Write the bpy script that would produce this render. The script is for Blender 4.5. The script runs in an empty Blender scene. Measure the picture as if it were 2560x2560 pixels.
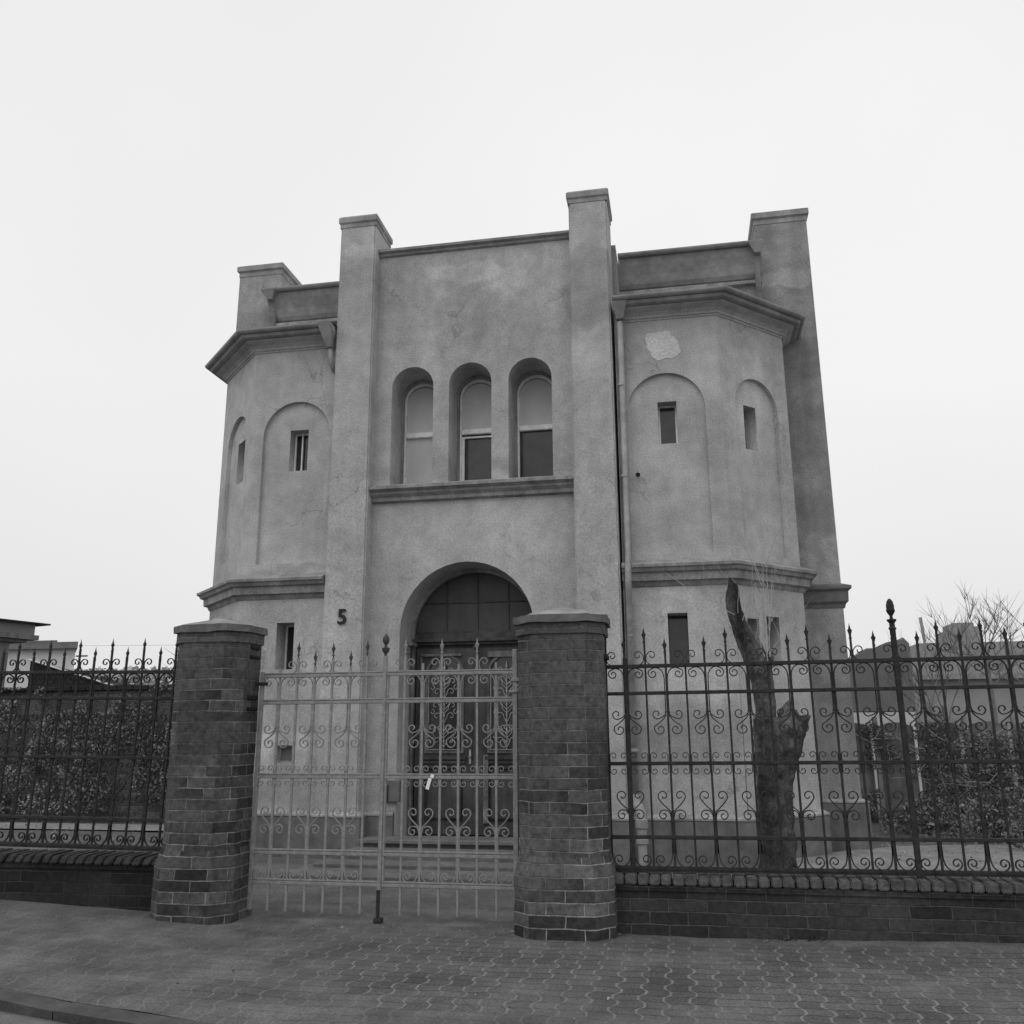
import bpy, bmesh, math, random
from mathutils import Vector, Matrix, noise
random.seed(7)
PI = math.pi
scn = bpy.context.scene
# ------------------------------------------------------------------ camera
PIT, ROL, YAW = math.radians(13.68), math.radians(-0.302), math.radians(10.57)
fw = Vector((-math.sin(YAW)*math.cos(PIT), math.cos(YAW)*math.cos(PIT), math.sin(PIT)))
r0 = Vector((math.cos(YAW), math.sin(YAW), 0)); u0 = r0.cross(fw)
rr = r0*math.cos(ROL) + u0*math.sin(ROL); uu = rr.cross(fw)
cam_d = bpy.data.cameras.new('camera'); cam = bpy.data.objects.new('camera', cam_d)
scn.collection.objects.link(cam)
M = Matrix((rr, uu, -fw)).transposed().to_4x4(); M.translation = Vector((0, 0, 1.3))
cam.matrix_world = M
cam_d.sensor_width = 36; cam_d.sensor_fit = 'HORIZONTAL'; cam_d.lens = 2265/2560*36
cam_d.clip_start = 0.05; cam_d.clip_end = 3000
scn.camera = cam
# ------------------------------------------------------------------ light
SUN_EL, SUN_AZ = math.radians(50), math.radians(200)
w = bpy.data.worlds.new('World'); scn.world = w; w.use_nodes = True
nt = w.node_tree; nt.nodes.clear()
sky = nt.nodes.new('ShaderNodeTexSky'); sky.sky_type = 'NISHITA'; sky.sun_disc = False
sky.sun_elevation = SUN_EL; sky.sun_rotation = SUN_AZ; sky.dust_density = 3
bw = nt.nodes.new('ShaderNodeRGBToBW'); nt.links.new(sky.outputs[0], bw.inputs[0])
sc = nt.nodes.new('ShaderNodeMath'); sc.operation = 'MULTIPLY_ADD'
sc.inputs[1].default_value = 0.05; sc.inputs[2].default_value = 8.6      # overcast deck: mostly even grey light
nt.links.new(bw.outputs[0], sc.inputs[0])
# faint cloud mottling, brighter overhead than at the rim
tc = nt.nodes.new('ShaderNodeTexCoord'); nz = nt.nodes.new('ShaderNodeTexNoise')
nz.inputs['Scale'].default_value = 1.4; nz.inputs['Detail'].default_value = 3
nt.links.new(tc.outputs['Generated'], nz.inputs['Vector'])
mr = nt.nodes.new('ShaderNodeMapRange'); mr.inputs[1].default_value = .3; mr.inputs[2].default_value = .7
mr.inputs[3].default_value = .96; mr.inputs[4].default_value = 1.04
nt.links.new(nz.outputs[0], mr.inputs[0])
m1 = nt.nodes.new('ShaderNodeMath'); m1.operation = 'MULTIPLY'
nt.links.new(sc.outputs[0], m1.inputs[0]); nt.links.new(mr.outputs[0], m1.inputs[1])
sx = nt.nodes.new('ShaderNodeSeparateXYZ'); nt.links.new(tc.outputs['Generated'], sx.inputs[0])
m3 = nt.nodes.new('ShaderNodeMapRange'); m3.inputs[1].default_value = -.02; m3.inputs[2].default_value = .35
m3.inputs[3].default_value = .86; m3.inputs[4].default_value = 1.0
nt.links.new(sx.outputs[2], m3.inputs[0])
m2 = nt.nodes.new('ShaderNodeMath'); m2.operation = 'MULTIPLY'
nt.links.new(m1.outputs[0], m2.inputs[0]); nt.links.new(m3.outputs[0], m2.inputs[1])
bg = nt.nodes.new('ShaderNodeBackground'); bg.inputs[1].default_value = 0.1
out = nt.nodes.new('ShaderNodeOutputWorld')
nt.links.new(m2.outputs[0], bg.inputs[0]); nt.links.new(bg.outputs[0], out.inputs[0])
sd = bpy.data.lights.new('sun', 'SUN'); sd.energy = 0.5; sd.angle = math.radians(40); sd.color = (1, 1, 1)
so = bpy.data.objects.new('sun', sd); scn.collection.objects.link(so)
sdir = Vector((math.sin(math.radians(-25))*math.cos(SUN_EL), -math.cos(math.radians(-25))*math.cos(SUN_EL), math.sin(SUN_EL)))
so.rotation_euler = sdir.to_track_quat('Z', 'Y').to_euler()
scn.view_settings.view_transform = 'Standard'; scn.view_settings.look = 'None'
scn.view_settings.exposure = 0.0; scn.view_settings.gamma = 1.0

# ------------------------------------------------------------------ helpers
C = scn.collection
def grey(v): return (v, v, v, 1)
def mat(name, base, var=.15, scale=3., rough=.85, bump=.0, bscale=60., streak=0., fine=.06, fscale=90., metal=0., coord='Object', spec=.3, dark=None, spots=(), cracks=False, mottle=0.):
    m = bpy.data.materials.new(name); m.use_nodes = True; t = m.node_tree; N = t.nodes; L = t.links
    b = N['Principled BSDF']; b.inputs['Roughness'].default_value = rough; b.inputs['Metallic'].default_value = metal
    b.inputs['Specular IOR Level'].default_value = spec
    c = N.new('ShaderNodeTexCoord')
    def nse(s, det=6, stretch=None, off=0):
        mp = N.new('ShaderNodeMapping'); L.new(c.outputs[coord], mp.inputs[0])
        if stretch: mp.inputs['Scale'].default_value = stretch
        mp.inputs['Location'].default_value = (off, off*.7, off*.3)
        n = N.new('ShaderNodeTexNoise'); n.inputs['Scale'].default_value = s; n.inputs['Detail'].default_value = det
        L.new(mp.outputs[0], n.inputs['Vector']); return n.outputs[0]
    def mrange(s, a, b_, lo, hi):
        r = N.new('ShaderNodeMapRange'); L.new(s, r.inputs[0])
        for i, v in enumerate((a, b_, lo, hi)): r.inputs[i+1].default_value = v
        return r.outputs[0]
    def mul(a, b_):
        n = N.new('ShaderNodeMath'); n.operation = 'MULTIPLY'; L.new(a, n.inputs[0])
        if isinstance(b_, float): n.inputs[1].default_value = b_
        else: L.new(b_, n.inputs[1])
        return n.outputs[0]
    v = mrange(nse(scale), .3, .7, base*(1-var), base*(1+var))
    v = mul(v, mrange(nse(scale*4.3, 8, off=5), .3, .7, 1-var*.6, 1+var*.6))
    if fine: v = mul(v, mrange(nse(fscale, 4), .3, .7, 1-fine, 1+fine))
    if streak: v = mul(v, mrange(nse(2.6, 6, (3.2, 3.2, .28), off=3), .42, .68, 1.0+streak*.15, 1-streak))
    if dark is not None:    # sharply edged damp stains
        v = mul(v, mrange(nse(.75, 8, off=9), .55, .60, 1.0, dark))
    if mottle:
        v = mul(v, mrange(nse(7.5, 9, off=21), .36, .64, 1-mottle, 1+mottle))
        v = mul(v, mrange(nse(2.3, 10, off=31), .50, .545, 1+mottle*.35, 1-mottle*.6))
    if cracks:              # hairline cracks in the render
        wn_ = N.new('ShaderNodeTexNoise'); wn_.inputs['Scale'].default_value = 4; wn_.inputs['Detail'].default_value = 6; L.new(c.outputs[coord], wn_.inputs['Vector'])
        wa = N.new('ShaderNodeVectorMath'); wa.operation = 'MULTIPLY_ADD'; L.new(wn_.outputs['Color'], wa.inputs[0]); wa.inputs[1].default_value = (.5, .5, .5); L.new(c.outputs[coord], wa.inputs[2])
        vo = N.new('ShaderNodeTexVoronoi'); vo.feature = 'DISTANCE_TO_EDGE'; vo.inputs['Scale'].default_value = .9; L.new(wa.outputs[0], vo.inputs['Vector'])
        cm = mul(mrange(vo.outputs['Distance'], .003, .010, 1.0, 0.0), mrange(nse(1.4, 3, off=14), .5, .6, 0.0, .28))
        sb = N.new('ShaderNodeMath'); sb.operation = 'SUBTRACT'; sb.inputs[0].default_value = 1.0; L.new(cm, sb.inputs[1]); v = mul(v, sb.outputs[0])
    if spots:               # individual repairs and damp marks at their own places on the wall
        nn = N.new('ShaderNodeTexNoise'); nn.inputs['Scale'].default_value = 3.2; nn.inputs['Detail'].default_value = 7; L.new(c.outputs[coord], nn.inputs['Vector'])
        off = N.new('ShaderNodeVectorMath'); off.operation = 'SUBTRACT'; L.new(nn.outputs['Color'], off.inputs[0]); off.inputs[1].default_value = (.5, .5, .5)
        wv = N.new('ShaderNodeVectorMath'); wv.operation = 'MULTIPLY_ADD'; L.new(off.outputs[0], wv.inputs[0]); wv.inputs[1].default_value = (.5, .5, .5); L.new(c.outputs[coord], wv.inputs[2])
        for cx, cz, rx, rz, f, soft in spots:
            mp = N.new('ShaderNodeMapping'); mp.vector_type = 'POINT'; L.new(wv.outputs[0], mp.inputs[0])
            mp.inputs['Location'].default_value = (-cx/rx, 0, -cz/rz); mp.inputs['Scale'].default_value = (1/rx, 0, 1/rz)
            ln = N.new('ShaderNodeVectorMath'); ln.operation = 'LENGTH'; L.new(mp.outputs[0], ln.inputs[0])
            v = mul(v, mrange(ln.outputs['Value'], 1-soft, 1+soft, 1+(f-1)*1.35, 1.0))
    cc = N.new('ShaderNodeCombineColor')
    for i in range(3): L.new(v, cc.inputs[i])
    L.new(cc.outputs[0], b.inputs['Base Color'])
    if bump:
        bp = N.new('ShaderNodeBump'); bp.inputs['Strength'].default_value = bump; bp.inputs['Distance'].default_value = .01
        L.new(nse(bscale, 6), bp.inputs['Height']); L.new(bp.outputs[0], b.inputs['Normal'])
    return m
def brick_mat(name, c1, c2, mort, bwid=.25, row=.0775, msize=.0055, fade=.5, dirt=.35):
    m = bpy.data.materials.new(name); m.use_nodes = True; t = m.node_tree; N = t.nodes; L = t.links
    b = N['Principled BSDF']; b.inputs['Roughness'].default_value = .9; b.inputs['Specular IOR Level'].default_value = .2
    uv = N.new('ShaderNodeUVMap'); uv.uv_map = 'UVMap'
    nzz = N.new('ShaderNodeTexNoise'); nzz.inputs['Scale'].default_value = 7
    L.new(uv.outputs[0], nzz.inputs['Vector'])
    add = N.new('ShaderNodeVectorMath'); add.operation = 'MULTIPLY_ADD'
    L.new(nzz.outputs['Color'], add.inputs[0]); add.inputs[1].default_value = (.022, .016, 0); L.new(uv.outputs[0], add.inputs[2])
    br = N.new('ShaderNodeTexBrick'); L.new(add.outputs[0], br.inputs['Vector'])
    br.inputs['Scale'].default_value = 1; br.inputs['Brick Width'].default_value = bwid; br.inputs['Row Height'].default_value = row
    br.inputs['Mortar Size'].default_value = msize; br.inputs['Mortar Smooth'].default_value = .4; br.inputs['Bias'].default_value = -.1
    br.inputs['Color1'].default_value = grey(c1); br.inputs['Color2'].default_value = grey(c2); br.inputs['Mortar'].default_value = grey(mort)
    tc = N.new('ShaderNodeTexCoord')
    n2 = N.new('ShaderNodeTexNoise'); n2.inputs['Scale'].default_value = 2.3; n2.inputs['Detail'].default_value = 6; L.new(tc.outputs['Object'], n2.inputs['Vector'])
    # sooty zones hide the mortar
    sz = N.new('ShaderNodeSeparateXYZ'); L.new(tc.outputs['Object'], sz.inputs[0])
    zz = N.new('ShaderNodeMath'); zz.operation = 'MULTIPLY_ADD'; L.new(sz.outputs[2], zz.inputs[0]); zz.inputs[1].default_value = .11; L.new(n2.outputs[0], zz.inputs[2])
    rmp = N.new('ShaderNodeMapRange'); L.new(zz.outputs[0], rmp.inputs[0]); rmp.inputs[1].default_value = .52; rmp.inputs[2].default_value = .66
    rmp.inputs[3].default_value = 0; rmp.inputs[4].default_value = fade
    mx = N.new('ShaderNodeMix'); mx.data_type = 'RGBA'; L.new(rmp.outputs[0], mx.inputs[0]); L.new(br.outputs[0], mx.inputs[6]); mx.inputs[7].default_value = grey((c1+c2)/2)
    n3 = N.new('ShaderNodeTexNoise'); n3.inputs['Scale'].default_value = 26; n3.inputs['Detail'].default_value = 9; n3.inputs['Roughness'].default_value = .7; L.new(tc.outputs['Object'], n3.inputs['Vector'])
    r3 = N.new('ShaderNodeMapRange'); L.new(n3.outputs[0], r3.inputs[0]); r3.inputs[1].default_value = .3; r3.inputs[2].default_value = .7; r3.inputs[3].default_value = 1-dirt; r3.inputs[4].default_value = 1+dirt
    n5 = N.new('ShaderNodeTexNoise'); n5.inputs['Scale'].default_value = 1.1; n5.inputs['Detail'].default_value = 3; L.new(tc.outputs['Object'], n5.inputs['Vector'])
    r5 = N.new('ShaderNodeMapRange'); L.new(n5.outputs[0], r5.inputs[0]); r5.inputs[1].default_value = .35; r5.inputs[2].default_value = .65; r5.inputs[3].default_value = .75; r5.inputs[4].default_value = 1.25
    vm = N.new('ShaderNodeVectorMath'); vm.operation = 'SCALE'; L.new(mx.outputs[2], vm.inputs[0]); L.new(r3.outputs[0], vm.inputs['Scale'])
    vm2 = N.new('ShaderNodeVectorMath'); vm2.operation = 'SCALE'; L.new(vm.outputs[0], vm2.inputs[0]); L.new(r5.outputs[0], vm2.inputs['Scale'])
    L.new(vm2.outputs[0], b.inputs['Base Color'])
    inv = N.new('ShaderNodeMath'); inv.operation = 'MULTIPLY_ADD'; inv.inputs[1].default_value = -1.0; L.new(br.outputs['Fac'], inv.inputs[0]); L.new(n3.outputs[0], inv.inputs[2])
    bp = N.new('ShaderNodeBump'); bp.inputs['Strength'].default_value = 1.0; bp.inputs['Distance'].default_value = .012
    L.new(inv.outputs[0], bp.inputs['Height']); L.new(bp.outputs[0], b.inputs['Normal'])
    return m

def finish(name, bm, m, parent=None, smooth=False, recalc=True):
    if recalc: bmesh.ops.recalc_face_normals(bm, faces=bm.faces)
    me = bpy.data.meshes.new(name); bm.to_mesh(me); bm.free()
    if m is not None: me.materials.append(m)
    if smooth:
        for p in me.polygons: p.use_smooth = True
    o = bpy.data.objects.new(name, me); C.objects.link(o)
    if parent: o.parent = parent; o.matrix_parent_inverse = parent.matrix_world.inverted() if False else Matrix.Translation(-parent.location)
    return o
def empty(name, loc, label, cat, group=None):
    o = bpy.data.objects.new(name, None); C.objects.link(o); o.location = loc; o.empty_display_size = .2
    o['label'] = label; o['category'] = cat
    if group: o['group'] = group
    return o
def tag(o, label, cat, group=None):
    o['label'] = label; o['category'] = cat
    if group: o['group'] = group
    return o
def box(bm, x0, x1, y0, y1, z0, z1, rot=None, bev=0):
    vs = [bm.verts.new((x, y, z)) for z in (z0, z1) for (x, y) in ((x0, y0), (x1, y0), (x1, y1), (x0, y1))]
    fs = [(0, 3, 2, 1), (4, 5, 6, 7), (0, 1, 5, 4), (1, 2, 6, 5), (2, 3, 7, 6), (3, 0, 4, 7)]
    F = [bm.faces.new([vs[i] for i in f]) for f in fs]
    if rot is not None:
        c = Vector(((x0+x1)/2, (y0+y1)/2, (z0+z1)/2))
        for v in vs: v.co = c + rot @ (v.co - c)
    if bev:
        es = set(e for f in F for e in f.edges)
        bmesh.ops.bevel(bm, geom=list(es), offset=bev, segments=1, affect='EDGES')
    return vs
def prism(bm, poly, z0, z1, uvscale=1, poly2=None, cap=True, facet=False):
    """vertical prism with perimeter UVs; poly2 = top outline"""
    uvl = bm.loops.layers.uv.get('UVMap') or bm.loops.layers.uv.new('UVMap')
    p2 = poly2 or poly; n = len(poly)
    a = [bm.verts.new((x, y, z0)) for x, y in poly]; b = [bm.verts.new((x, y, z1)) for x, y in p2]
    u = .0
    for i in range(n):
        if facet: u = round(u/.125+.49)*.125
        j = (i+1) % n
        d = math.dist(poly[i], poly[j])
        f = bm.faces.new((a[i], a[j], b[j], b[i]))
        for l, (uu_, vv) in zip(f.loops, ((u, z0), (u+d, z0), (u+d, z1), (u, z1))): l[uvl].uv = (uu_, vv)
        u += d
    if cap:
        f = bm.faces.new(b)
        for l in f.loops: l[uvl].uv = (l.vert.co.x, l.vert.co.y)
        f = bm.faces.new(list(reversed(a)))
        for l in f.loops: l[uvl].uv = (l.vert.co.x, l.vert.co.y)
def ribbon(bm, pts, wdt, dep, closed=False):
    """flat iron bar along pts in the XZ plane: wdt across the line, dep along Y"""
    rings = []
    n = len(pts)
    for i, p in enumerate(pts):
        a = pts[max(i-1, 0)]; c = pts[min(i+1, n-1)]
        tx, tz = c[0]-a[0], c[1]-a[1]; l = math.hypot(tx, tz) or 1
        nx, nz_ = -tz/l*wdt/2, tx/l*wdt/2
        rings.append([bm.verts.new((p[0]+s*nx, d*dep/2, p[1]+s*nz_)) for s, d in ((1, -1), (-1, -1), (-1, 1), (1, 1))])
    for i in range(n-1):
        A, B = rings[i], rings[i+1]
        for k in range(4): bm.faces.new((A[k], A[(k+1) % 4], B[(k+1) % 4], B[k]))
    bm.faces.new(rings[0]); bm.faces.new(rings[-1][::-1])
def lathe(bm, prof, cx=0, cy=0, seg=10):
    rings = []
    for r, z in prof:
        rings.append([bm.verts.new((cx+max(r, .0003)*math.cos(2*PI*k/seg), cy+max(r, .0003)*math.sin(2*PI*k/seg), z)) for k in range(seg)])
    for A, B in zip(rings, rings[1:]):
        for k in range(seg): bm.faces.new((A[k], A[(k+1) % seg], B[(k+1) % seg], B[k]))
    bm.faces.new(rings[0][::-1]); bm.faces.new(rings[-1])
def tube(bm, pts, rad, seg=8, nz=0., nsc=6., cap=True, ridge=0.):
    pts = [Vector(p) for p in pts]; n = len(pts)
    if not isinstance(rad, (list, tuple)): rad = [rad]*n
    rings = []; up = Vector((0.13, .97, .21))
    for i, p in enumerate(pts):
        t = (pts[min(i+1, n-1)]-pts[max(i-1, 0)]).normalized()
        a = t.cross(up)
        if a.length < .05: a = t.cross(Vector((1, 0, 0)))
        a.normalize(); b = t.cross(a).normalized(); up = b.cross(t) if False else up
        ring = []
        for k in range(seg):
            th = 2*PI*k/seg; d = a*math.cos(th)+b*math.sin(th)
            r = rad[i]
            if nz: r *= 1+nz*(noise.noise((p+d*rad[i])*nsc)*1.6)
            if ridge: r *= 1+ridge*(math.sin(th*5+noise.noise(p*2)*2+1.3)*(.6+.4*math.sin(th*2))+.45*math.sin(th*13+noise.noise(p*5)*2.5))
            ring.append(bm.verts.new(p+d*r))
        rings.append(ring)
    for A, B in zip(rings, rings[1:]):
        for k in range(seg): bm.faces.new((A[k], A[(k+1) % seg], B[(k+1) % seg], B[k]))
    if cap: bm.faces.new(rings[0][::-1]); bm.faces.new(rings[-1])
def cat_rom(pts, n=6):
    P = [Vector(p) for p in pts]; out = []
    for i in range(len(P)-1):
        a = P[max(i-1, 0)]; b = P[i]; c = P[i+1]; d = P[min(i+2, len(P)-1)]
        for k in range(n):
            t = k/n
            out.append(.5*((2*b)+(c-a)*t+(2*a-5*b+4*c-d)*t*t+(3*b-a-3*c+d)*t**3))
    out.append(P[-1]); return out
def arch_pts(cx, hw, z0, zs, n=20):
    """rectangle with a semicircular head, anticlockwise"""
    p = [(cx-hw, z0), (cx+hw, z0)]
    for k in range(n+1):
        a = PI*k/n; p.append((cx+hw*math.cos(a), zs+hw*math.sin(a)))
    return p
def slab(bm, outer, holes, y0, y1, xf=None):
    """wall sheet in XZ with holes, solid from y0 to y1, optional transform"""
    cu = bpy.data.curves.new('tmp', 'CURVE'); cu.dimensions = '2D'; cu.fill_mode = 'BOTH'; cu.extrude = abs(y1-y0)/2
    for loop in [outer]+holes:
        s = cu.splines.new('POLY'); s.points.add(len(loop)-1); s.use_cyclic_u = True
        for q, (x, z) in zip(s.points, loop): q.co = (x, z, 0, 1)
    ob = bpy.data.objects.new('tmp', cu); C.objects.link(ob)
    dg = bpy.context.evaluated_depsgraph_get(); dg.update()
    me = bpy.data.meshes.new_from_object(ob.evaluated_get(dg))
    T = Matrix.Translation((0, (y0+y1)/2, 0)) @ Matrix.Rotation(PI/2, 4, 'X')
    if xf is not None: T = xf @ T
    me.transform(T); bm.from_mesh(me)
    bpy.data.objects.remove(ob); bpy.data.curves.remove(cu); bpy.data.meshes.remove(me)
def sweep(bm, path, prof, closed=False):
    """profile of (outward, z) swept along a plan path with mitres; outward = right-hand side of travel"""
    n = len(path); rings = []
    def nrm(a, b):
        dx, dy = b[0]-a[0], b[1]-a[1]; l = math.hypot(dx, dy); return (dy/l, -dx/l)
    for i in range(n):
        n1 = nrm(path[i-1], path[i]) if i > 0 else None
        n2 = nrm(path[i], path[i+1]) if i < n-1 else None
        if n1 and n2:
            mx, my = n1[0]+n2[0], n1[1]+n2[1]; l = math.hypot(mx, my); mx /= l; my /= l
            s = 1/(mx*n1[0]+my*n1[1])
        else: mx, my = n1 or n2; s = 1
        rings.append([bm.verts.new((path[i][0]+mx*s*o, path[i][1]+my*s*o, z)) for o, z in prof])
    m = len(prof)
    for A, B in zip(rings, rings[1:]):
        for k in range(m): bm.faces.new((A[k], A[(k+1) % m], B[(k+1) % m], B[k]))
    bm.faces.new(rings[0]); bm.faces.new(rings[-1][::-1])
def blob(cx, cz, rx, rz, seed, n=28, rough=.18):
    out = []
    for k in range(n):
        a = 2*PI*k/n; r = 1+rough*1.6*noise.noise(Vector((math.cos(a)*1.7+seed, math.sin(a)*1.7, seed*.3)))+rough*.5*noise.noise(Vector((math.cos(a)*6, math.sin(a)*6+seed, 2)))
        out.append((cx+rx*r*math.cos(a), cz+rz*r*math.sin(a)))
    return out

# ------------------------------------------------------------------ materials
SPOTS = [(-2.45, 6.95, .45, .17, 1.16, .15), (-1.9, 6.8, .22, .25, 1.10, .2), (-2.5, 6.35, .35, .75, .88, .12), (-1.95, 6.2, .4, .5, .90, .25), (-3.2, 6.6, .35, .55, .90, .3),
         (-.89, 6.55, .32, .62, .86, .06), (-.89, 5.62, .30, .24, 1.14, .35), (-3.85, 6.75, .3, .45, .86, .3), (-3.84, 7.25, .3, .12, 1.12, .2), (-2.4, 3.65, .95, .35, 1.10, .5), (-.35, 4.7, .3, .5, 1.10, .4),
         (.2, 3.9, .25, .55, 1.12, .3), (.9, 4.2, .3, .9, 1.08, .4), (-.2, 1.9, .5, .8, 1.12, .5), (.1, 1.25, .55, .38, .82, .2), (-4.6, .75, .7, .35, .84, .25), (-4.75, 1.05, .12, .28, 1.25, .3),
         (-4.35, 1.15, .10, .25, 1.22, .3), (-3.9, 2.2, .35, .8, 1.10, .5), (1.0, 5.2, .12, .5, 1.10, .4), (-2.4, 4.35, 1.1, .12, .85, .5), (-4.6, 3.16, .6, .06, .85, .4), (.1, 2.76, .2, .10, 1.12, .2)]
PL = mat('plaster', .425, .12, 1.3, .95, .45, 38, streak=.07, dark=.90, fine=.20, fscale=60, spots=SPOTS, cracks=True, mottle=.055)
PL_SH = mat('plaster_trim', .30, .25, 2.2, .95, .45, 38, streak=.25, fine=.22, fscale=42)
PL_LT = mat('plaster_new', .58, .10, 3, .95, .4, 38, fine=.2, fscale=42)
PL_LEDGE = mat('ledge_mortar', .33, .35, 6, .95, .4, 38, fine=.2)
PL_DK = mat('plaster_damp', .285, .12, 2, .95, .3, 45, fine=.08)
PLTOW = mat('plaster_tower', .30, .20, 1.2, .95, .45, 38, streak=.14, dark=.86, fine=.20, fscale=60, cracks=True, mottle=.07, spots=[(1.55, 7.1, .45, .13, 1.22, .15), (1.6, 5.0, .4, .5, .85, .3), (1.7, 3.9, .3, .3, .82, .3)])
PLINTH = mat('plinth_render', .165, .25, 2.5, .95, .3, 45, streak=.2)
CAPST = mat('weathered_cap', .30, .25, 5, .9, .3, 60)
ZINC = mat('zinc_sheet', .33, .2, 3, .55, .1, 30, metal=.3)
ZINC_D = mat('old_soffit', .30, .25, 3, .85, .1, 30)
PIPE = mat('painted_pipe', .30, .22, 4, .6, .1, 40)
PIPE_D = mat('rusty_pipe', .12, .3, 4, .7, .1, 40)
WOOD = mat('old_door_wood', .075, .35, 2, .75, .3, 30, streak=.4)
WOOD_L = mat('worn_door_wood', .17, .4, 5, .8, .3, 30, streak=.5)
FRAME = mat('window_frame_paint', .85, .15, 6, .6)
BLIND_SKY = mat('blind_sky_pane', .60, .07, 2, .8, fine=.02)  # pale panes: drawn blind, with the sky's reflection put into the colour
GLASS = mat('dark_glass', .04, .5, 1.5, .12, spec=.6, fine=0)
LUN = mat('fanlight_glass', .08, .25, 1.2, .5, spec=.3, fine=.1)
STONE = mat('step_stone', .16, .25, 3, .9, .4, 50)
IRON = mat('black_fence_iron', .034, .35, 25, .75, .2, 200, spec=.2)
GATE = mat('grey_gate_paint', .245, .22, 25, .6, .2, 200, spec=.4)
GRILLE = mat('pale_grille_iron', .38, .3, 30, .6)
TIPD = mat('dark_gate_tips', .06, .3, 25, .6)
BRICK = brick_mat('pillar_brick', .038, .155, .26, fade=.75, dirt=.5)
BRICK_W = brick_mat('plinth_wall_brick', .036, .075, .10, fade=.95, dirt=.4)
BRICK_D = brick_mat('dark_wall_brick', .018, .04, .05, fade=.8, dirt=.4)
BRICK_G = brick_mat('garden_wall_brick', .05, .11, .13, fade=.7, dirt=.7)
COPE = mat('coping_brick', .10, .45, 9, .9, .5, 60, fine=.2)
COPE_L = mat('left_coping_brick', .055, .45, 9, .9, .5, 60, fine=.2)
TILE = mat('cap_tile', .13, .3, 7, .9, .4, 50)
MORT = mat('cap_mortar', .27, .25, 6, .95, .5, 50)
BARK = mat('bark', .105, .5, 9, .95, 1.0, 35, streak=.75, fine=.25, fscale=60)
TWIG = mat('pale_twig', .38, .25, 20, .8)
TWIG_D = mat('dark_twig', .07, .25, 20, .8)
TWIG_M = mat('grey_twig', .20, .25, 20, .8)
LEAF = mat('ivy_leaf', .19, .5, 5, .7, fine=.3, fscale=30)
LEAF_L = mat('dead_leaf', .26, .5, 5, .8, fine=.3, fscale=30)
EAVE = mat('eaves_plaster', .38, .2, 2.2, .95, .45, 38, fine=.2, fscale=60)
SOIL = mat('garden_soil', .12, .35, 1.3, .95, .8, 40, fine=.35, fscale=35)
GRAVEL = mat('gravel_path', .135, .25, 1.6, .95, .8, 70, fine=.4, fscale=60)
ASPH = mat('asphalt', .17, .2, 2, .95, .5, 120, fine=.3, fscale=120)
KERB = mat('kerb_stone', .085, .25, 4, .95, .5, 60, fine=.2)
CONC = mat('fence_concrete', .22, .3, 3, .9, .4, 40, streak=.3)
H_GREY = mat('grey_house_render', .31, .12, .6, .95)
H_DARK = mat('dark_house_render', .19, .12, .6, .95)
H_WHITE = mat('white_house_render', .62, .1, .6, .95)
H_BROWN = mat('old_house_render', .17, .25, .8, .95, streak=.3)
H_ROOF = mat('house_roof', .16, .2, 1, .9)
SHED = mat('shed_roofing_felt', .022, .3, 2, .95)
PAPER = mat('white_paper', .85, .03, 9, .7)

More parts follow.
